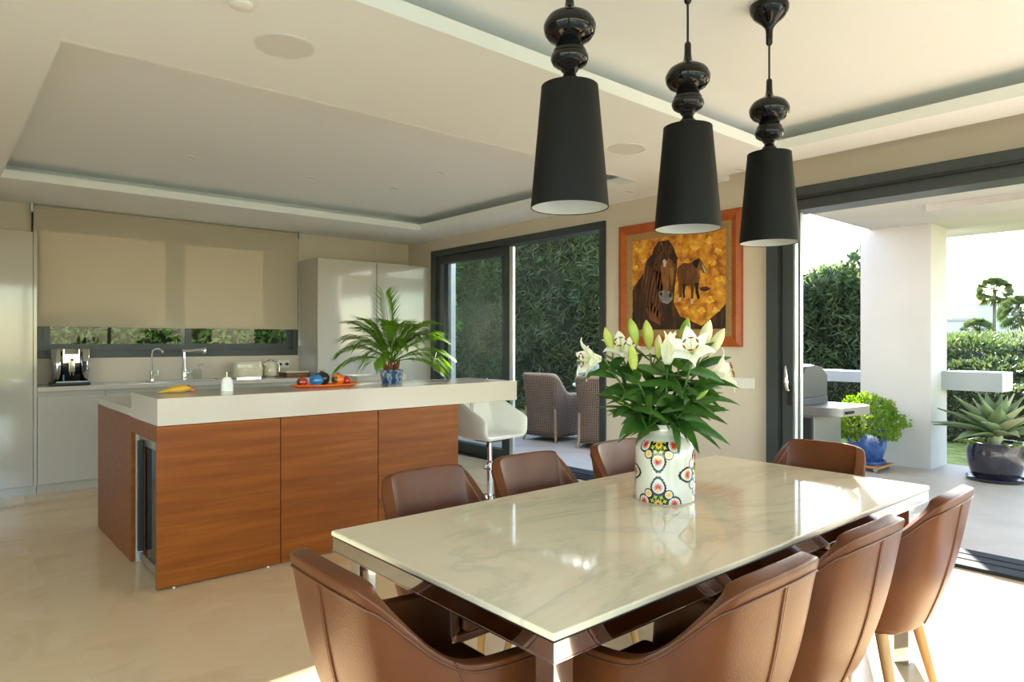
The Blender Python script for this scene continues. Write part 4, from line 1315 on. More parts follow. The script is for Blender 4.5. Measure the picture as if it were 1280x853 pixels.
def medallion(cx, cz, rot):
    """flower of lobes pointing along rot; its rosette at (cx, cz)"""
    lobes = [(0.0, 0.060, 0.0300, True, 'vred'), (R(48), 0.052, 0.0185, False, 'vyel'), (R(-48), 0.052, 0.0185, False, 'vyel'), (R(88), 0.060, 0.0285, False, 'vred'), (R(-88), 0.060, 0.0285, False, 'vred')]
    k1, w1, red, yel, grn = MB(), MB(), MB(), MB(), MB()
    blob(k1, cx, cz, lambda a: 0.044, 0.0006)
    for da, d, r, tp, m in lobes:
        a = rot + da
        x, z = cx + d * math.cos(a), cz + d * math.sin(a)
        f = tear(r, a) if tp else (lambda q, r=r: r)
        blob(k1, x, z, scal(f), 0.0006)
        g = tear(r * 0.76, a) if tp else (lambda q, r=r: r * 0.76)
        blob(w1, x, z, g, 0.0011)
        if m == 'vred':
            blob(red, x, z, star(r * 0.28, r * 0.62, 11, a), 0.0016, 3, 66)
            if tp:
                blob(yel, x - 0.010 * math.cos(a), z - 0.010 * math.sin(a), lambda q: 0.0065, 0.0021, 2, 16)
        else:
            blob(yel, x, z, star(r * 0.36, r * 0.55, 5, a), 0.0016, 2, 30)
    for q in (-68, -25, 25, 68, -115, 115):
        a = rot + R(q)
        blob(grn, cx + 0.026 * math.cos(a), cz + 0.026 * math.sin(a), star(0.004, 0.0085, 4, a), 0.0011, 2, 24)
    blob(grn, cx, cz, star(0.012, 0.018, 9, rot), 0.0011, 2, 45)
    blob(yel, cx, cz, lambda a: 0.0095, 0.0016, 2, 18)
    blob(red, cx, cz, lambda a: 0.006, 0.0021, 2, 18)
    k = obj('medallion', k1, 'vblack', vase)
    obj('medallion_ground', w1, 'vasewhite', k, kind='stuff')
    obj('medallion_red', red, 'vred', k, kind='stuff')
    obj('medallion_yellow', yel, 'vyel', k, kind='stuff')
    obj('medallion_green', grn, 'vgreen', k, kind='stuff')


per = 2 * math.pi * 0.1125
for q in range(2):
    s0 = -0.024 + per * q / 2
    medallion(s0, 0.006, R(90))
    medallion(s0, 0.222, R(-90))
    medallion(s0 + per / 4, 0.112, R(180))
    medallion(s0 + per / 4, 0.112, R(0))

M['lilyleaf'] = mat('lily_leaf', (0.022, 0.066, 0.010), 0.36, col2=(0.060, 0.135, 0.018), scale=9, trans=0.18)
M['lilystem'] = mat('lily_stem', (0.06, 0.13, 0.02), 0.5, col2=(0.09, 0.17, 0.03))
M['petal'] = mat('lily_petal', (0.82, 0.80, 0.66), 0.5, col2=(0.86, 0.84, 0.76), scale=12, trans=0.3)
M['bud'] = mat('lily_bud', (0.42, 0.46, 0.06), 0.45, col2=(0.62, 0.60, 0.17), scale=14, trans=0.25)
M['greenbud'] = mat('lily_green_bud', (0.22, 0.33, 0.03), 0.45, col2=(0.40, 0.47, 0.07), scale=14, trans=0.25)
M['palebud'] = mat('lily_pale_bud', (0.70, 0.66, 0.40), 0.45, col2=(0.80, 0.77, 0.58), scale=12, trans=0.25)
M['anther'] = mat('lily_anther', (0.22, 0.025, 0.006), 0.8)
M['filament'] = mat('lily_filament', (0.50, 0.58, 0.20), 0.5)


def basis(d):
    d = d.normalized()
    x = d.cross(UP)
    x = x.normalized() if x.length > 1e-3 else Vector((1, 0, 0))
    return x, d.cross(x) * -1, d


def leaf_blade(p, d, L, W, droop, n=6, roll=0.0):
    mb = MB()
    d = d.normalized()
    x, _, _ = basis(d)
    x = (Matrix.Rotation(roll, 3, d) @ x)
    rows = []
    q = Vector(p)
    for i in range(n + 1):
        t = i / n
        w_ = W * (math.sin(math.pi * min(1, 0.06 + t * 0.94)) ** 0.75) * (1 - 0.25 * t) * 0.5 if i < n else 0.0005
        fold = d.cross(x) * (w_ * 0.35)
        rows.append([tuple(q + x * w_ - fold * -1), tuple(q), tuple(q - x * w_ + fold)])
        d = (d + Vector((0, 0, -droop / n))).normalized()
        q = q + d * (L / n)
    return mb.grid(rows)


def bud_mesh(p, d, L, W):
    x, y, d = basis(d)
    rows = []
    for t, r in ((0, 0.12), (0.06, 0.32), (0.2, 0.66), (0.4, 0.95), (0.55, 1.0), (0.72, 0.86), (0.86, 0.55), (0.95, 0.25), (1.0, 0.05)):
        row = []
        for k in range(18):
            a = 2 * math.pi * k / 18
            rr = W * r * (1 + 0.10 * math.cos(3 * a) - 0.04 * math.cos(6 * a))
            row.append(tuple(p + d * (L * t) + (x * math.cos(a) + y * math.sin(a)) * rr))
        rows.append(row)
    return MB().grid(rows, close=True)


def petal_mesh(p, d, az, L, W, curl, op):
    x, y, d = basis(d)
    out = x * math.cos(az) + y * math.sin(az)
    tan = d.cross(out)
    rows = []
    n = 9
    q = Vector(p)
    ang = op * 0.45
    for i in range(n + 1):
        t = i / n
        w_ = W * (0.22 + 0.78 * math.sin(math.pi * min(1, 0.05 + 0.95 * t)) ** 0.8) * (1 - t ** 5)
        dirv = d * math.cos(ang) + out * math.sin(ang)
        nrm = out * math.cos(ang) - d * math.sin(ang)
        row = []
        for k in range(5):
            s = (k - 2) / 2
            row.append(tuple(q + tan * (w_ * s) + nrm * (-0.12 * w_ * (1 - s * s) + 0.004 * math.sin(9 * t + 3 * s) * abs(s))))
        rows.append(row)
        ang += (op * 0.55 + curl * t) / n * 1.6
        q = q + dirv * (L / n)
    return MB().grid(rows)


neck = vc.copy()
neck.z = VZ + 0.285


def lily(head_uvb, d, kind, label, extra=(), size=1.0, m='bud'):
    """one cut stem standing in the vase: stem, leaves and its bloom or buds"""
    h = at(*head_uvb)
    st_ = thing('lily_stem', label, 'flower', (vc.x, vc.y, VZ), group='lilies in the patterned vase')
    o = Vector((vc.x, vc.y, VZ))
    rel = h - o
    off = Vector((rel.x, rel.y, 0))
    offn = off.normalized() * min(0.036, off.length * 0.3) if off.length > 1e-4 else Vector((0, 0, 0))
    nk = Vector((0, 0, 0.287)) + offn
    foot = Vector((0, 0, 0.03)) - offn * 1.2
    pts = [foot, nk, nk.lerp(rel, 0.5) + off * 0.06 + Vector((0, 0, 0.01)), rel - d.normalized() * 0.012 * size]
    sm = [Vector(p) for p in catmull([tuple(p) for p in pts], 6)]
    obj('stem', MB().tube(sm, 0.0042, 7), 'lilystem', st_, smooth=80)
    top = sm[6:]
    nl = 14
    for k in range(nl):
        t = (k + 0.3) / nl * 0.93
        p = top[min(len(top) - 1, int(t * (len(top) - 1)))]
        a = k * 2.4 + rng.uniform(-0.4, 0.4) + (h.x * 37 % 6.28)
        dirv = Vector((math.cos(a), math.sin(a), rng.uniform(-0.25, 0.95) + 0.35 * t)) + off * 2.0
        L = rng.uniform(0.15, 0.22) * (1.12 - 0.4 * t)
        obj('leaf', leaf_blade(p, dirv, L, rng.uniform(0.036, 0.052), rng.uniform(0.2, 1.3), roll=rng.uniform(-1.4, 1.4)), 'lilyleaf', st_, smooth=80)
    heads = [(rel, d, kind, size, m)]
    for (u, v, b_, dd, kk, ss, mm) in extra:
        r2 = at(u, v, b_) - o
        heads.append((r2, dd, kk, ss, mm))
        j = sm[-4]
        obj('stem_branch', MB().tube([j, j.lerp(r2, 0.6) + Vector((0, 0, 0.01)), r2], 0.0032, 6), 'lilystem', st_, smooth=80)
    for rp, dd, kk, ss, mm in heads:
        if kk == 'bud':
            obj('bud', bud_mesh(rp, dd, 0.125 * ss, 0.0215 * ss), mm, st_, smooth=80)
        else:
            fl_ = obj('bloom', petal_mesh(rp, dd, 0.3, 0.128 * ss, 0.028 * ss, kk[1], kk[0]), 'petal', st_, smooth=80)
            for q in range(1, 6):
                wd2 = 0.030 if q % 2 else 0.025
                obj('petal', petal_mesh(rp + dd.normalized() * 0.001 * q, dd, 0.3 + q * math.pi / 3, (0.122 + 0.006 * (q % 2)) * ss, wd2 * ss, kk[1] * (1 + 0.15 * math.sin(q * 2.1)), kk[0]), 'petal', fl_, smooth=80)
            x, y, dn = basis(dd)
            if kk[0] > 0.45:
                for q in range(6):
                    a = q * math.pi / 3 + 0.5
                    tip = rp + dn * 0.088 * ss + (x * math.cos(a) + y * math.sin(a)) * 0.026 * ss
                    obj('stamen', MB().tube([rp + dn * 0.01, rp + dn * 0.05 * ss + (x * math.cos(a) + y * math.sin(a)) * 0.010 * ss, tip], 0.0012, 5), 'filament', fl_, smooth=80)
                    tn = (x * -math.sin(a) + y * math.cos(a))
                    obj('anther', MB().tube([tip - tn * 0.010 * ss, tip, tip + tn * 0.010 * ss], [0.0018, 0.0035, 0.0018], 6), 'anther', fl_, smooth=80)
                obj('pistil', MB().tube([rp, rp + dn * 0.10 * ss, rp + dn * 0.105 * ss], [0.0018, 0.0018, 0.004], 6), 'filament', fl_, smooth=80)
    return st_


TC = -FWD
L1 = 'lily stem with a drooping open white bloom beside the sliding door'
lily((752, 449, 2.60), (-RIGHT * 1.0 + UP * -0.05 + TC * 0.25), (0.85, 0.9), L1, extra=[(766, 442, 2.63, (-RIGHT * 0.3 + UP), 'bud', 0.85, 'bud')], size=0.95)
lily((778, 446, 2.66), (-RIGHT * 0.25 + UP * 0.9 + TC * 0.75), (0.85, 1.1), 'lily stem with an upturned open bloom showing dark red anthers', extra=[(796, 432, 2.55, (-RIGHT * 0.25 + UP), 'bud', 0.85, 'greenbud')], size=0.9)
lily((793, 466, 2.50), (RIGHT * -0.12 + UP), 'bud', 'lily stem with one hanging yellow bud in front', m='bud', size=0.85)
lily((812, 438, 2.62), (-RIGHT * 0.12 + UP), 'bud', 'lily stem with the tallest yellow-green bud before the painted horse', extra=[(822, 446, 2.66, (RIGHT * 0.05 + UP), 'bud', 0.7, 'palebud')], size=0.95)
lily((834, 456, 2.56), (RIGHT * 0.10 + UP), (0.16, 0.35), 'lily stem with a pale half-open bloom pointing upwards', extra=[(824, 450, 2.62, (RIGHT * -0.15 + UP), 'bud', 0.6, 'bud')], size=1.0)
lily((852, 434, 2.66), (RIGHT * 0.22 + UP), 'bud', 'lily stem with a bright green closed bud', m='greenbud', size=0.95)
lily((866, 446, 2.50), (-RIGHT * 0.30 + UP * 0.55 + TC * 0.8), (0.85, 1.1), 'lily stem with a wide open white bloom facing the room', size=1.0)
lily((876, 442, 2.66), (RIGHT * 0.28 + UP), 'bud', 'lily stem with two fat pale yellow buds near the frame corner', extra=[(886, 446, 2.62, (RIGHT * 0.55 + UP), 'bud', 1.0, 'palebud')], m='palebud', size=1.1)
lily((886, 470, 2.56), (RIGHT * 1.0 + UP * 0.30 + TC * 0.25), (0.85, 0.9), 'lily stem with an open white bloom leaning out towards the terrace', size=1.0)
lily((870, 500, 2.52), (RIGHT * 0.8 + UP * 0.7), 'bud', 'short lily stem with a small green bud among the leaves', m='greenbud', size=0.5)
lily((780, 505, 2.54), (-RIGHT * 0.8 + UP * 0.6), 'bud', 'short leafy lily stem with a small bud leaning to the chairs', m='greenbud', size=0.45)
# ================================================================== OUTSIDE
def leaf_cloud(P, D, L, W, fold=0.25):
    """P points, D unit directions, L lengths, W widths (arrays) -> mesh of folded rhombus leaves"""
    n = len(P)
    r = rng.normal(size=(n, 3))
    S = np.cross(D, r)
    S /= np.linalg.norm(S, axis=1, keepdims=True) + 1e-9
    N = np.cross(D, S)
    L = np.asarray(L)[:, None]
    W = np.asarray(W)[:, None]
    mid = P + D * L * 0.45 - N * W * fold
    V = np.stack([P, mid + S * W * 0.5 + N * W * fold, P + D * L, mid - S * W * 0.5 + N * W * fold, mid], 1).reshape(-1, 3)
    b = np.arange(n)[:, None] * 5
    F = np.concatenate([b + [0, 4, 1], b + [1, 4, 2], b + [2, 4, 3], b + [3, 4, 0]], 0)
    me = bpy.data.meshes.new('foliage')
    me.from_pydata(V.tolist(), [], F.tolist())
    me.update()
    return me


def unit(n, up=0.0):
    d = rng.normal(size=(n, 3))
    d[:, 2] += up
    return d / np.linalg.norm(d, axis=1, keepdims=True)


def leafmat(name, c1, c2, trans=0.3, rough=0.5):
    m = mat(name, c1, rough, col2=c2, scale=2.2, detail=6, trans=trans)
    return m


M['leaf_dark'] = leafmat('oleander_leaf', (0.035, 0.050, 0.014), (0.085, 0.105, 0.034))
M['leaf_haze'] = leafmat('hedge_leaf', (0.045, 0.075, 0.03), (0.11, 0.15, 0.06), 0.4)
M['leaf_mid'] = leafmat('shrub_leaf', (0.035, 0.055, 0.014), (0.09, 0.12, 0.035))
M['leaf_bright'] = leafmat('jade_leaf', (0.10, 0.20, 0.012), (0.30, 0.40, 0.04), 0.35)
M['leaf_grey'] = leafmat('olive_leaf', (0.06, 0.08, 0.035), (0.16, 0.18, 0.10))
M['leaf_ivy'] = leafmat('ivy_leaf', (0.05, 0.14, 0.02), (0.20, 0.34, 0.06), 0.45)
M['bark'] = mat('bark', (0.07, 0.05, 0.032), 0.9, col2=(0.13, 0.10, 0.07), scale=14, stretch=(3, 3, 0.5), bump=0.5)
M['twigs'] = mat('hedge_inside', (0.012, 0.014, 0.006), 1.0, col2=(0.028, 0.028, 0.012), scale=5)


def hedge(name, label, x0, x1, y0, y1, z0, z1, n, m, leaf=0.10, width=0.025, stems=5, lumpy=0.25, cat='hedge', up=0.15, core=True, rz=0.0, toplump=None):
    t = thing(name, label, cat, ((x0 + x1) / 2, (y0 + y1) / 2, z0), rz=rz)
    sx, sy, h = (x1 - x0) / 2, (y1 - y0) / 2, z1 - z0
    if rz:
        sx, sy = sy, sx
    # points gathered near the outside faces, pushed in and out by soft lumps
    P = rng.uniform(-1, 1, size=(n, 3))
    P[:, 2] = rng.uniform(0, 1, n)
    k = rng.integers(0, 5, n)
    dep = rng.uniform(0, 1, n) ** 2 * 0.5
    P[:, 0] = np.where(k <= 1, -1 + dep, np.where(k == 2, 1 - dep, P[:, 0]))
    P[:, 1] = np.where(k == 3, np.sign(P[:, 1]) * (1 - dep * 0.3), P[:, 1])
    P[:, 2] = np.where(k == 4, 1 - dep * 0.4, P[:, 2])
    X = P * np.array([sx, sy, h])
    ph = rng.uniform(0, 6, 6)
    lump = np.sin(X[:, 1] * 2.3 + ph[0]) * np.sin(X[:, 2] * 2.9 + ph[1]) + 0.6 * np.sin(X[:, 1] * 5.1 + ph[2]) * np.sin(X[:, 2] * 4.3 + X[:, 0] * 3 + ph[3])
    X[:, 0] += lump * lumpy * np.sign(P[:, 0]) * 0.7
    topl = np.sin(X[:, 1] * 1.7 + ph[4]) + 0.5 * np.sin(X[:, 1] * 4.3 + ph[5])
    X[:, 2] *= 1 + topl * (lumpy * 0.35 if toplump is None else toplump) * (X[:, 2] / h)
    X[:, 2] = np.maximum(X[:, 2], 0.03)
    D = unit(n, up)
    obj('foliage', leaf_cloud(X, D, rng.uniform(0.7, 1.3, n) * leaf, rng.uniform(0.7, 1.2, n) * width), m, t, kind='stuff')
    for i in range(stems):
        y = -sy + (i + 0.5) * 2 * sy / stems + rng.uniform(-0.1, 0.1)
        obj('stem', MB().tube([(0, y, 0.0), (rng.uniform(-.1, .1), y + rng.uniform(-.1, .1), h * 0.5), (rng.uniform(-.15, .15), y + rng.uniform(-.2, .2), h * 0.9)], [0.03, 0.022, 0.008], 6), 'bark', t, smooth=60)
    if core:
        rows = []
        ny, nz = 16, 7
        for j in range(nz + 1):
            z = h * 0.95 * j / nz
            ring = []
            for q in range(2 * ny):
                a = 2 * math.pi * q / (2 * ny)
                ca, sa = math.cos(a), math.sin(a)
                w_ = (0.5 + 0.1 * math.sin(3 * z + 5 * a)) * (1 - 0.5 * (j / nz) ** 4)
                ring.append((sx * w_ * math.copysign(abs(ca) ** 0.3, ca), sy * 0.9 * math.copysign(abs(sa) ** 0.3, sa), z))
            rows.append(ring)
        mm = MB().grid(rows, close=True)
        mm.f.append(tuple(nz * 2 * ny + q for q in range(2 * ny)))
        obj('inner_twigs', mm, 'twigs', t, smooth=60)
    return t


def shrub(name, label, c, rx, ry, rz_, n, m, leaf=0.08, width=0.03, cat='shrub', group=None, up=0.25, trunk=0.3, core=True):
    t = thing(name, label, cat, (c[0], c[1], c[2]), group=group)
    d = unit(n)
    d[:, 2] = np.abs(d[:, 2]) * rng.choice([1, 1, 1, -0.6], n)
    rr = rng.uniform(0.55, 1.0, n) ** 0.5
    ph = rng.uniform(0, 6, 3)
    rr *= 1 + 0.16 * np.sin(d[:, 0] * 5 + ph[0]) * np.sin(d[:, 1] * 5 + ph[1]) + 0.10 * np.sin(d[:, 2] * 9 + ph[2])
    X = d * rr[:, None] * np.array([rx, ry, rz_]) + np.array([0, 0, trunk + rz_ * 0.75])
    X[:, 2] = np.maximum(X[:, 2], 0.02)
    obj('foliage', leaf_cloud(X, (d * 0.8 + unit(n, up)) / 1.6, rng.uniform(0.7, 1.3, n) * leaf, rng.uniform(0.7, 1.2, n) * width), m, t, kind='stuff')
    obj('stem', MB().tube([(0, 0, 0), (0.03, 0.02, trunk + 0.3 * rz_), (-0.02, 0.03, trunk + rz_)], [0.05 * rx + 0.02, 0.04 * rx + 0.012, 0.006], 8), 'bark', t, smooth=60)
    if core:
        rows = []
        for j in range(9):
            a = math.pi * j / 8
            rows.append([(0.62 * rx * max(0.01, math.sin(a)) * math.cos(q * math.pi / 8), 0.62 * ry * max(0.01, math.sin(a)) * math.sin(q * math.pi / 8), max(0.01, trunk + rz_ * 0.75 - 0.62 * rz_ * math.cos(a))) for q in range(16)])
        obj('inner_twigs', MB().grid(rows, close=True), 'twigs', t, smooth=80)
    return t


GZ = -0.06
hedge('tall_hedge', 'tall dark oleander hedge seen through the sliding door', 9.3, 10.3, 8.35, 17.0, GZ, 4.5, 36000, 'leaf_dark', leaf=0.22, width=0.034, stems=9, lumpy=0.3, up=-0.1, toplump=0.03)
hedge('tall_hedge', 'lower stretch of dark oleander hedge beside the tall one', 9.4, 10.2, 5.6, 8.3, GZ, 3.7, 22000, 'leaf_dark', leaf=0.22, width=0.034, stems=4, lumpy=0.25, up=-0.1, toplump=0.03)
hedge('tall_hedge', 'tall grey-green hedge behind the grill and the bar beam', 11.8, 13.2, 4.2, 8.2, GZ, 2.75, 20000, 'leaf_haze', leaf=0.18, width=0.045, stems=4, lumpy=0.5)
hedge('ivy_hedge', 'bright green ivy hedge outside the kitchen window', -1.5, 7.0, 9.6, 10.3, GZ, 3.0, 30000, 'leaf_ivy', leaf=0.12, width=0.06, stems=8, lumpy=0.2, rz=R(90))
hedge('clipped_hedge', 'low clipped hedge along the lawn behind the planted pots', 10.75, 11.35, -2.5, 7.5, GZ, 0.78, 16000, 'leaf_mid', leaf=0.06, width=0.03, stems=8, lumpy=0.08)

# shrubs on the slope beyond the lawn
S_G = 'shrubs beyond the clipped hedge'
sh_ = [(1192, 470, 16, 1.5, 1.7, 'leaf_mid', 'broad green shrub behind the white column'),
       (1222, 470, 17.5, 1.4, 1.45, 'leaf_grey', 'silvery shrub right behind the short bar beam'),
       (1255, 468, 19, 1.6, 1.6, 'leaf_mid', 'rounded dark shrub below the two palms'),
       (1300, 468, 15.5, 1.2, 1.35, 'leaf_grey', 'pale olive shrub above the low white wall'),
       (1240, 486, 14, 1.0, 0.95, 'leaf_dark', 'low dark shrub behind the agave'),
       (1280, 490, 14.5, 1.1, 0.95, 'leaf_dark', 'low dark shrub at the end of the clipped hedge'),
       (1200, 440, 26, 2.2, 1.2, 'leaf_mid', 'bushy tree crown in front of the far white house'),
       (1262, 440, 27, 2.6, 1.2, 'leaf_mid', 'bushy tree crown under the tall palm'),
       (1320, 445, 24, 2.5, 1.4, 'leaf_grey', 'grey-green tree crown beside the small palm')]
for u, v, b_, r, h, m, lab in sh_:
    p = at(u, v, b_)
    top = p.z + h * 0.6
    shrub('garden_shrub', lab, (p.x, p.y, GZ), r, r, max(0.5, (top - GZ) * 0.52), 4200 if b_ < 22 else 3200, m, leaf=0.15 if b_ < 22 else 0.24, width=0.07 if b_ < 22 else 0.11, group=S_G, trunk=0.12)
gp = at(1270, 441, 21.1)
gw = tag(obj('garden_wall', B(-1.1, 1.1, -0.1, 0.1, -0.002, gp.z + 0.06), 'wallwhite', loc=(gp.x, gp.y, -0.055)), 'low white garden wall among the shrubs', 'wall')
gw.rotation_euler = (0, 0, math.atan2(RIGHT.y, RIGHT.x))


def palm_tree(u, v_top, b_, label, trunk_h, fr, n=40):
    p = at(u, v_top, b_)
    base = p.z - trunk_h
    t = thing('palm_tree', label, 'tree', (p.x, p.y, base), group='palm trees on the skyline')
    obj('trunk', MB().tube([(0, 0, 0), (0.1, 0.05, trunk_h * 0.5), (0, 0, trunk_h)], [0.28, 0.2, 0.16], 10), 'bark', t, smooth=60)
    for k in range(n):
        az = k * 2.39996
        lift = R(80 - 135 * (k / n))
        mb = MB()
        ca, sa = math.cos(az), math.sin(az)
        d = Vector((ca * math.cos(lift), sa * math.cos(lift), math.sin(lift)))
        hub = Vector((0, 0, trunk_h)) + d * fr * 0.5
        mb.tube([(0, 0, trunk_h), tuple(hub)], 0.03, 5)
        side = Vector((-sa, ca, 0))
        side = (Matrix.Rotation(rng.uniform(-1.2, 1.2), 3, d) @ side)
        up_ = side.cross(d)
        for q in range(-5, 6):
            a = q * 0.24
            dd = (d * math.cos(a) + side * math.sin(a)).normalized()
            tip = hub + dd * fr * 0.5 + Vector((0, 0, -0.25 * fr * 0.5))
            w_ = dd.cross(up_).normalized() * 0.035 * fr
            m0 = hub + dd * fr * 0.25
            mb.add([hub, m0 + w_, tip, m0 - w_], [(0, 1, 2), (0, 2, 3)])
        obj('frond', mb, 'leaf_mid', t)
    return t


palm_tree(1243, 365, 85, 'tall slender fan palm in front of the far white house', 9.0, 2.4)
palm_tree(1277, 392, 70, 'short fan palm beside the far white house', 6.5, 2.5)
palm_tree(1222, 414, 60, 'small low fan palm among the shrubs', 4.5, 1.5)

# far house
hp = at(1230, 425, 110)
hs = thing('far_house', 'white cubic house on the hill behind the palms', 'house', (hp.x, hp.y, -0.06), rz=R(-40))
M['farshaded'] = mat('far_wall_in_shade', (0.36, 0.40, 0.45), 0.9)  # white walls; the shade of their unlit side is put into this grey-blue
hz = 7.3
obj('upper_block', B(-3.2, 3.6, -3, 3, 0.0, hz), 'farshaded', hs)
obj('roof_parapet', B(-3.3, 3.7, -3.1, 3.1, hz, hz + 0.25), 'farshaded', hs)
obj('side_block', B(-9.5, -3.2, -2.6, 3, 0.0, hz - 2.6), 'farshaded', hs)
M['rooftile'] = mat('far_roof', (0.30, 0.27, 0.25), 0.9)
obj('side_roof', MB().prism([(-9.8, -3.0), (-3.2, -3.0), (-3.2, 3.2), (-9.8, 3.2)], hz - 2.6, hz - 2.2), 'rooftile', hs)
for x, z in ((0.6, hz - 1.7), (2.4, hz - 1.9)):
    f_ = obj('window', B(x, x + 1.1, -3.06, -3.0, z, z + 0.7), 'dark', hs)
    obj('pane', B(x + 0.08, x + 1.02, -3.07, -3.06, z + 0.08, z + 0.62), 'black', f_)

# bare branches reaching in from a tree beside the terrace
br = thing('bare_tree', 'leafless tree with thin twigs over the garden', 'tree', (11.6, -1.35, GZ))
obj('trunk', MB().tube([(0, 0, 0), (0.1, 0.05, 1.6), (0.0, 0.2, 2.6)], [0.09, 0.07, 0.04], 8), 'bark', br, smooth=60)
r2 = random.Random(3)
for k in range(9):
    p = Vector((0, 0.2, 2.0 + 0.15 * k))
    d = Vector((r2.uniform(-0.4, 0.4), r2.uniform(0.4, 1.0), r2.uniform(-0.1, 0.6))).normalized()
    pts = [p]
    for q in range(7):
        d = (d + Vector((r2.uniform(-.25, .25), r2.uniform(-.15, .25), r2.uniform(-.25, .15)))).normalized()
        pts.append(pts[-1] + d * 0.22)
    mb = MB().tube(pts, [0.014 * (1 - i / 8.5) + 0.002 for i in range(8)], 5)
    for q in range(2, 8):
        e = (d + Vector((r2.uniform(-.8, .8), r2.uniform(-.6, .8), r2.uniform(-.8, .6)))).normalized()
        mb.tube([pts[q], pts[q] + e * 0.16, pts[q] + e * 0.3 + Vector((0, 0, -0.05))], [0.004, 0.003, 0.0015], 4)
    obj('branch', mb, 'bark', br)


# wicker armchairs
def wicker_mat():
    m = bpy.data.materials.new('wicker')
    m.use_nodes = True
    nt = m.node_tree
    b = nt.nodes['Principled BSDF']
    b.inputs['Roughness'].default_value = 0.7
    uvn = nt.nodes.new('ShaderNodeUVMap')
    outs = []
    for d, sc in (('X', 46.0), ('Y', 42.0)):
        wv = nt.nodes.new('ShaderNodeTexWave')
        wv.bands_direction = d
        wv.inputs['Scale'].default_value = sc / 6.283 * 2
        wv.inputs['Distortion'].default_value = 0.6
        wv.inputs['Detail'].default_value = 1
        nt.links.new(uvn.outputs[0], wv.inputs['Vector'])
        outs.append(wv.outputs['Fac'])
    ch = nt.nodes.new('ShaderNodeMath')
    ch.operation = 'MULTIPLY'
    nt.links.new(outs[0], ch.inputs[0])
    nt.links.new(outs[1], ch.inputs[1])
    cr = nt.nodes.new('ShaderNodeValToRGB')
    cr.color_ramp.elements[0].color = (0.05, 0.03, 0.02, 1)
    cr.color_ramp.elements[1].color = (0.44, 0.32, 0.24, 1)
    cr.color_ramp.elements[1].position = 0.6
    nt.links.new(ch.outputs[0], cr.inputs[0])
    nt.links.new(cr.outputs[0], b.inputs['Base Color'])
    bp = nt.nodes.new('ShaderNodeBump')
    bp.inputs['Strength'].default_value = 0.8
    bp.inputs['Distance'].default_value = 0.012
    nt.links.new(ch.outputs[0], bp.inputs['Height'])
    nt.links.new(bp.outputs[0], b.inputs['Normal'])
    return m


M['wicker'] = wicker_mat()
M['wickerpost'] = mat('wicker_post', (0.30, 0.21, 0.15), 0.7, col2=(0.40, 0.30, 0.22), scale=60, bump=0.4, bscale=120)


def uv_grid(rows, name, su, sv, close=False):
    mb = MB().grid(rows, close=close)
    me = mb.mesh(name, 80)
    uv = me.uv_layers.new(name='UVMap')
    n = len(rows[0])
    for poly in me.polygons:
        cols = [vi % n for vi in poly.vertices]
        wrap = max(cols) - min(cols) > 2
        for li, vi in zip(poly.loop_indices, poly.vertices):
            c_ = vi % n
            if wrap and c_ == 0:
                c_ = n
            uv.data[li].uv = (c_ / n * su, (vi // n) / (len(rows) - 1) * sv)
    return me


def wicker_chair():
    """faces +y; back behind, woven skirt to the floor, short splayed feet"""
    t = thing('wicker_armchair', 'x', 'chair', group='wicker armchairs on the terrace')
    half = [((0.0, -0.27, 0.07), (0.0, -0.34, 0.90)), ((0.16, -0.265, 0.07), (0.17, -0.33, 0.90)), ((0.26, -0.24, 0.07), (0.27, -0.29, 0.885)), ((0.275, -0.16, 0.07), (0.285, -0.20, 0.78)),
            ((0.28, -0.05, 0.07), (0.29, -0.08, 0.645)), ((0.285, 0.10, 0.07), (0.295, 0.10, 0.625)), ((0.28, 0.25, 0.07), (0.285, 0.26, 0.61)), ((0.24, 0.30, 0.07), (0.25, 0.30, 0.58))]
    full = [tuple((-p[0], p[1], p[2]) for p in s) for s in half[:0:-1]] + half
    bot = catmull([s[0] for s in full], 3)
    top = catmull([s[1] for s in full], 3)
    rows = []
    for j in range(11):
        q = j / 10
        f = 0.94 + 0.06 * abs(2 * q - 0.9) ** 1.3
        rows.append([tuple(Vector((b_[0] * f, b_[1] * f, b_[2])).lerp(Vector((p[0] * f, p[1] * f, p[2])), q)) for b_, p in zip(bot, top)])
    o = obj('woven_shell', uv_grid(rows, 'woven_shell', 2.2, 0.9), 'wicker', t, solid=0.05)
    obj('rim', MB().tube([Vector(p) + Vector((0, 0, 0.0)) for p in rows[-1]], 0.03, 8), 'wickerpost', t, smooth=60)
    me = uv_grid([[(-0.25, y, z), (-0.1, y, z), (0.1, y, z), (0.25, y, z)] for y, z in ((-0.24, 0.40), (0.0, 0.405), (0.27, 0.41), (0.29, 0.39), (0.29, 0.08))], 'seat', 0.5, 0.9)
    obj('seat', me, 'wicker', t, solid=0.04)
    for sx in (-1, 1):
        obj('leg', MB().tube([(sx * 0.285, -0.30, 0.0), (sx * 0.262, -0.275, 0.10), (sx * 0.255, -0.28, 0.45)], [0.016, 0.020, 0.018], 8), 'wickerpost', t, smooth=60)
        obj('leg', MB().tube([(sx * 0.26, 0.30, 0.0), (sx * 0.25, 0.285, 0.10), (sx * 0.25, 0.28, 0.40)], [0.016, 0.020, 0.018], 8), 'wickerpost', t, smooth=60)
    return t


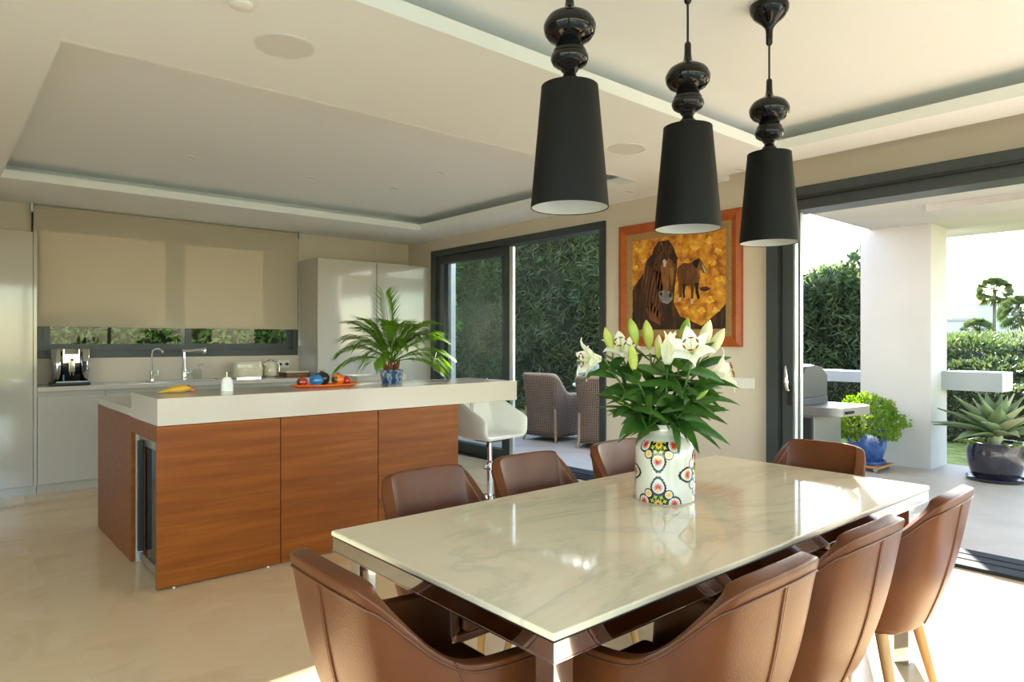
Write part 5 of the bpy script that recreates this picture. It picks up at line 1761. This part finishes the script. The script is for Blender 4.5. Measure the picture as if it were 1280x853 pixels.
wc = wicker_chair()
wc.location = (6.58, 6.73, 0)
wc.rotation_euler = (0, 0, R(-83))
wc['label'] = 'grey-brown wicker armchair nearer the white outside wall'
w2 = copy_tree(wc)
w2.location = (6.62, 5.83, 0)
w2.rotation_euler = (0, 0, R(-62))
w2['label'] = 'grey-brown wicker armchair beside the door frame, nearer the grill'
t = thing('terrace_table', 'round white garden table between the wicker armchairs', 'table', (7.45, 6.35, 0))
obj('top', MB().lathe([(0.60, 0.715), (0.61, 0.725), (0.61, 0.74), (0.60, 0.75)], 48), 'whitep', t, smooth=40)
obj('apron', MB().lathe([(0.50, 0.64), (0.52, 0.7148)], 40), 'wickerpost', t, smooth=40)
obj('pedestal', MB().lathe([(0.30, 0.0), (0.28, 0.05), (0.10, 0.10), (0.10, 0.55), (0.25, 0.6399)], 32), 'wickerpost', t, smooth=40)
M['greenpot'] = mat('green_glazed_pot', (0.16, 0.24, 0.20), 0.3, col2=(0.24, 0.32, 0.27), scale=5, coat=0.4)
t = thing('garden_urn', 'large green glazed urn behind the terrace table', 'pot', (7.95, 7.15, 0))
obj('pot', MB().lathe([(0.20, 0), (0.22, 0.03), (0.31, 0.55), (0.33, 0.85), (0.29, 1.02), (0.31, 1.05), (0.28, 1.05), (0.26, 1.0)], 40), 'greenpot', t, smooth=40)
obj('soil', MB().lathe([(0.262, 0.97), (0.262, 0.995)], 32), 'earth', t)

# grill
M['grillsteel'] = mat('grill_steel', (0.20, 0.19, 0.175), 0.4, metal=0.9)
M['hood'] = mat('grill_hood', (0.022, 0.022, 0.024), 0.5, spec=0.3, col2=(0.03, 0.03, 0.032), scale=30)
gr = thing('gas_grill', 'steel gas grill with dark hood and side shelf outside', 'grill', (5.95, 2.78, 0), rz=R(0))
# local: shelf end points to -y (towards the opening)
obj('cabinet', B(-0.26, 0.26, -0.12, 0.85, 0.10, 0.7248), 'grillsteel', gr, bevel=0.004, seg=1)
obj('cabinet_door', B(-0.272, -0.2605, -0.10, 0.28, 0.13, 0.70), 'blackp', gr)
obj('shelf', MB().prism([(-0.30, 0.0), (-0.30, -0.26), (-0.24, -0.35), (0.20, -0.39), (0.28, -0.33), (0.28, 0.0)], 0.725, 0.80), 'grillsteel', gr, bevel=0.004, seg=1)
for k in range(5):
    obj('tool_hook', B(-0.20 + 0.03 * k, -0.188 + 0.03 * k, -0.372, -0.352, 0.748, 0.772), 'blackp', gr)
obj('firebox', B(-0.28, 0.28, 0.002, 0.88, 0.7252, 0.86), 'hood', gr, bevel=0.01)
rows = []
for y in (-0.0, 0.04, 0.84, 0.88):
    s = 0.93 if y in (-0.0, 0.88) else 1.0
    rows.append([(x * s, y + 0.0, 0.861 + (z - 0.861) * s) for x, z in ((-0.28, 0.861), (-0.285, 0.93), (-0.25, 1.04), (-0.16, 1.12), (0.0, 1.15), (0.16, 1.13), (0.26, 1.05), (0.28, 0.861))])
mm = MB().grid(rows)
mm.f.append(tuple(range(8)))
mm.f.append(tuple(range(31, 23, -1)))
obj('hood', mm, 'hood', gr, smooth=50, bevel=0.012)
for x in (-0.2, 0.2):
    for y in (-0.06, 0.78):
        obj('caster', MB().lathe([(0.045, -0.015), (0.05, 0), (0.045, 0.015)], 18).xform(Matrix.Translation((x, y, 0.05)) @ Matrix.Rotation(R(90), 4, 'Y')), 'blackp', gr)
    obj('caster_bar', B(x - 0.012, x + 0.012, -0.11, 0.84, 0.085, 0.0998), 'blackp', gr)

# blue pot with round bush on a wooden caddy
M['cobalt'] = ramp_mat('cobalt_pot', [(0.35, (0.012, 0.035, 0.13)), (0.55, (0.025, 0.075, 0.25)), (0.72, (0.09, 0.16, 0.36))], 8, rough=0.15, coat=0.5, detail=4)
t = thing('blue_pot_plant', 'round bright green bush in a cobalt blue pot', 'potted plant', (7.55, 2.97, 0))
cad = obj('caddy', B(-0.20, 0.20, -0.20, 0.20, 0.045, 0.065), 'legwood', t)
for x in (-0.15, 0.15):
    for y in (-0.15, 0.15):
        obj('wheel', MB().lathe([(0.022, -0.008), (0.022, 0.008)], 14).xform(Matrix.Translation((x, y, 0.022)) @ Matrix.Rotation(R(90), 4, 'Y')), 'steel', cad)
obj('saucer', MB().lathe([(0.15, 0.0652), (0.185, 0.072), (0.19, 0.10), (0.175, 0.10), (0.16, 0.08)], 32), 'cobalt', t, smooth=40)
obj('pot', MB().lathe([(0.13, 0.0802), (0.15, 0.10), (0.185, 0.22), (0.195, 0.33), (0.185, 0.40), (0.20, 0.42), (0.19, 0.425), (0.175, 0.40)], 40), 'cobalt', t, smooth=40)
obj('soil', MB().lathe([(0.176, 0.385), (0.176, 0.40)], 30), 'earth', t)
n = 5200
d = unit(n)
rr = rng.uniform(0.6, 1.0, n) ** 0.5 * (1 + 0.14 * np.sin(d[:, 0] * 7) * np.sin(d[:, 1] * 6 + 1) + 0.12 * np.sin(d[:, 2] * 8 + d[:, 0] * 4))
X = d * rr[:, None] * np.array([0.33, 0.33, 0.24]) + np.array([0, 0, 0.52])
X[:, 2] -= 0.18 * np.clip(np.hypot(X[:, 0], X[:, 1]) - 0.2, 0, 1)
obj('foliage', leaf_cloud(X, (d + unit(n)) / 2, rng.uniform(0.03, 0.05, n), rng.uniform(0.022, 0.034, n)), 'leaf_bright', t, kind='stuff')
for k in range(7):
    a = k * 0.9
    obj('stem', MB().tube([(0.04 * math.cos(a), 0.04 * math.sin(a), 0.40), (0.12 * math.cos(a), 0.12 * math.sin(a), 0.52), (0.2 * math.cos(a), 0.2 * math.sin(a), 0.58)], [0.014, 0.010, 0.004], 6), 'bark', t, smooth=60)

# agave in a dark pot
M['agave'] = mat('agave_leaf', (0.10, 0.17, 0.07), 0.45, col2=(0.20, 0.27, 0.12), scale=3, trans=0.12)
M['agavepale'] = mat('agave_pale_leaf', (0.30, 0.34, 0.18), 0.5, col2=(0.44, 0.44, 0.26), scale=3, trans=0.15)
M['darkpot'] = mat('dark_glazed_pot', (0.012, 0.012, 0.022), 0.16, col2=(0.03, 0.025, 0.04), scale=6, coat=0.6)
ag = thing('agave_plant', 'spiky agave in a dark glazed pot on the terrace', 'potted plant', (7.88, 1.90, 0))
obj('saucer', MB().lathe([(0.20, 0.0), (0.24, 0.01), (0.25, 0.035), (0.235, 0.035), (0.22, 0.015)], 36), 'darkpot', ag, smooth=40)
obj('pot', MB().lathe([(0.17, 0.0152), (0.195, 0.04), (0.235, 0.16), (0.245, 0.28), (0.23, 0.35), (0.24, 0.375), (0.225, 0.375), (0.21, 0.35)], 40), 'darkpot', ag, smooth=40)
obj('soil', MB().lathe([(0.211, 0.335), (0.211, 0.352)], 30), 'earth', ag)
for k in range(30):
    az = k * 2.39996 + 0.4
    q = k / 29
    lift = R(8 + 66 * q)
    L = (0.58 - 0.18 * q) * rng.uniform(0.9, 1.08)
    dv = Vector((math.cos(az) * math.cos(lift), math.sin(az) * math.cos(lift), math.sin(lift)))
    x_ = dv.cross(UP).normalized()
    n_ = x_.cross(dv)
    rows = []
    p = Vector((0, 0, 0.42)) + dv * 0.03
    for i in range(9):
        s = i / 8
        w_ = (0.035 + 0.05 * math.sin(math.pi * min(1, s * 1.15)) ** 0.8) * (1 - s ** 3) + 0.001
        rows.append([tuple(p + x_ * w_ + n_ * w_ * 0.45), tuple(p - n_ * 0.006), tuple(p - x_ * w_ + n_ * w_ * 0.45)])
        p = p + dv * (L / 8)
        dv = (dv + Vector((0, 0, -0.055 * (1 - q)))).normalized()
    obj('leaf', MB().grid(rows), 'agavepale' if k % 4 == 0 else 'agave', ag, smooth=80, solid=0.006)
obj('core', MB().lathe([(0.04, 0.352), (0.06, 0.42), (0.04, 0.56), (0.008, 0.64)], 14), 'agavepale', ag, smooth=60)
for k in range(22):
    az = rng.uniform(0, 6.28)
    p = Vector((0.15 * math.cos(az), 0.15 * math.sin(az), 0.352))
    obj('small_leaf', leaf_blade(p, Vector((math.cos(az) * 0.7, math.sin(az) * 0.7, 0.8)), rng.uniform(0.10, 0.2), 0.045, 1.6, roll=rng.uniform(-.5, .5)), 'leaf_bright', ag, smooth=80)
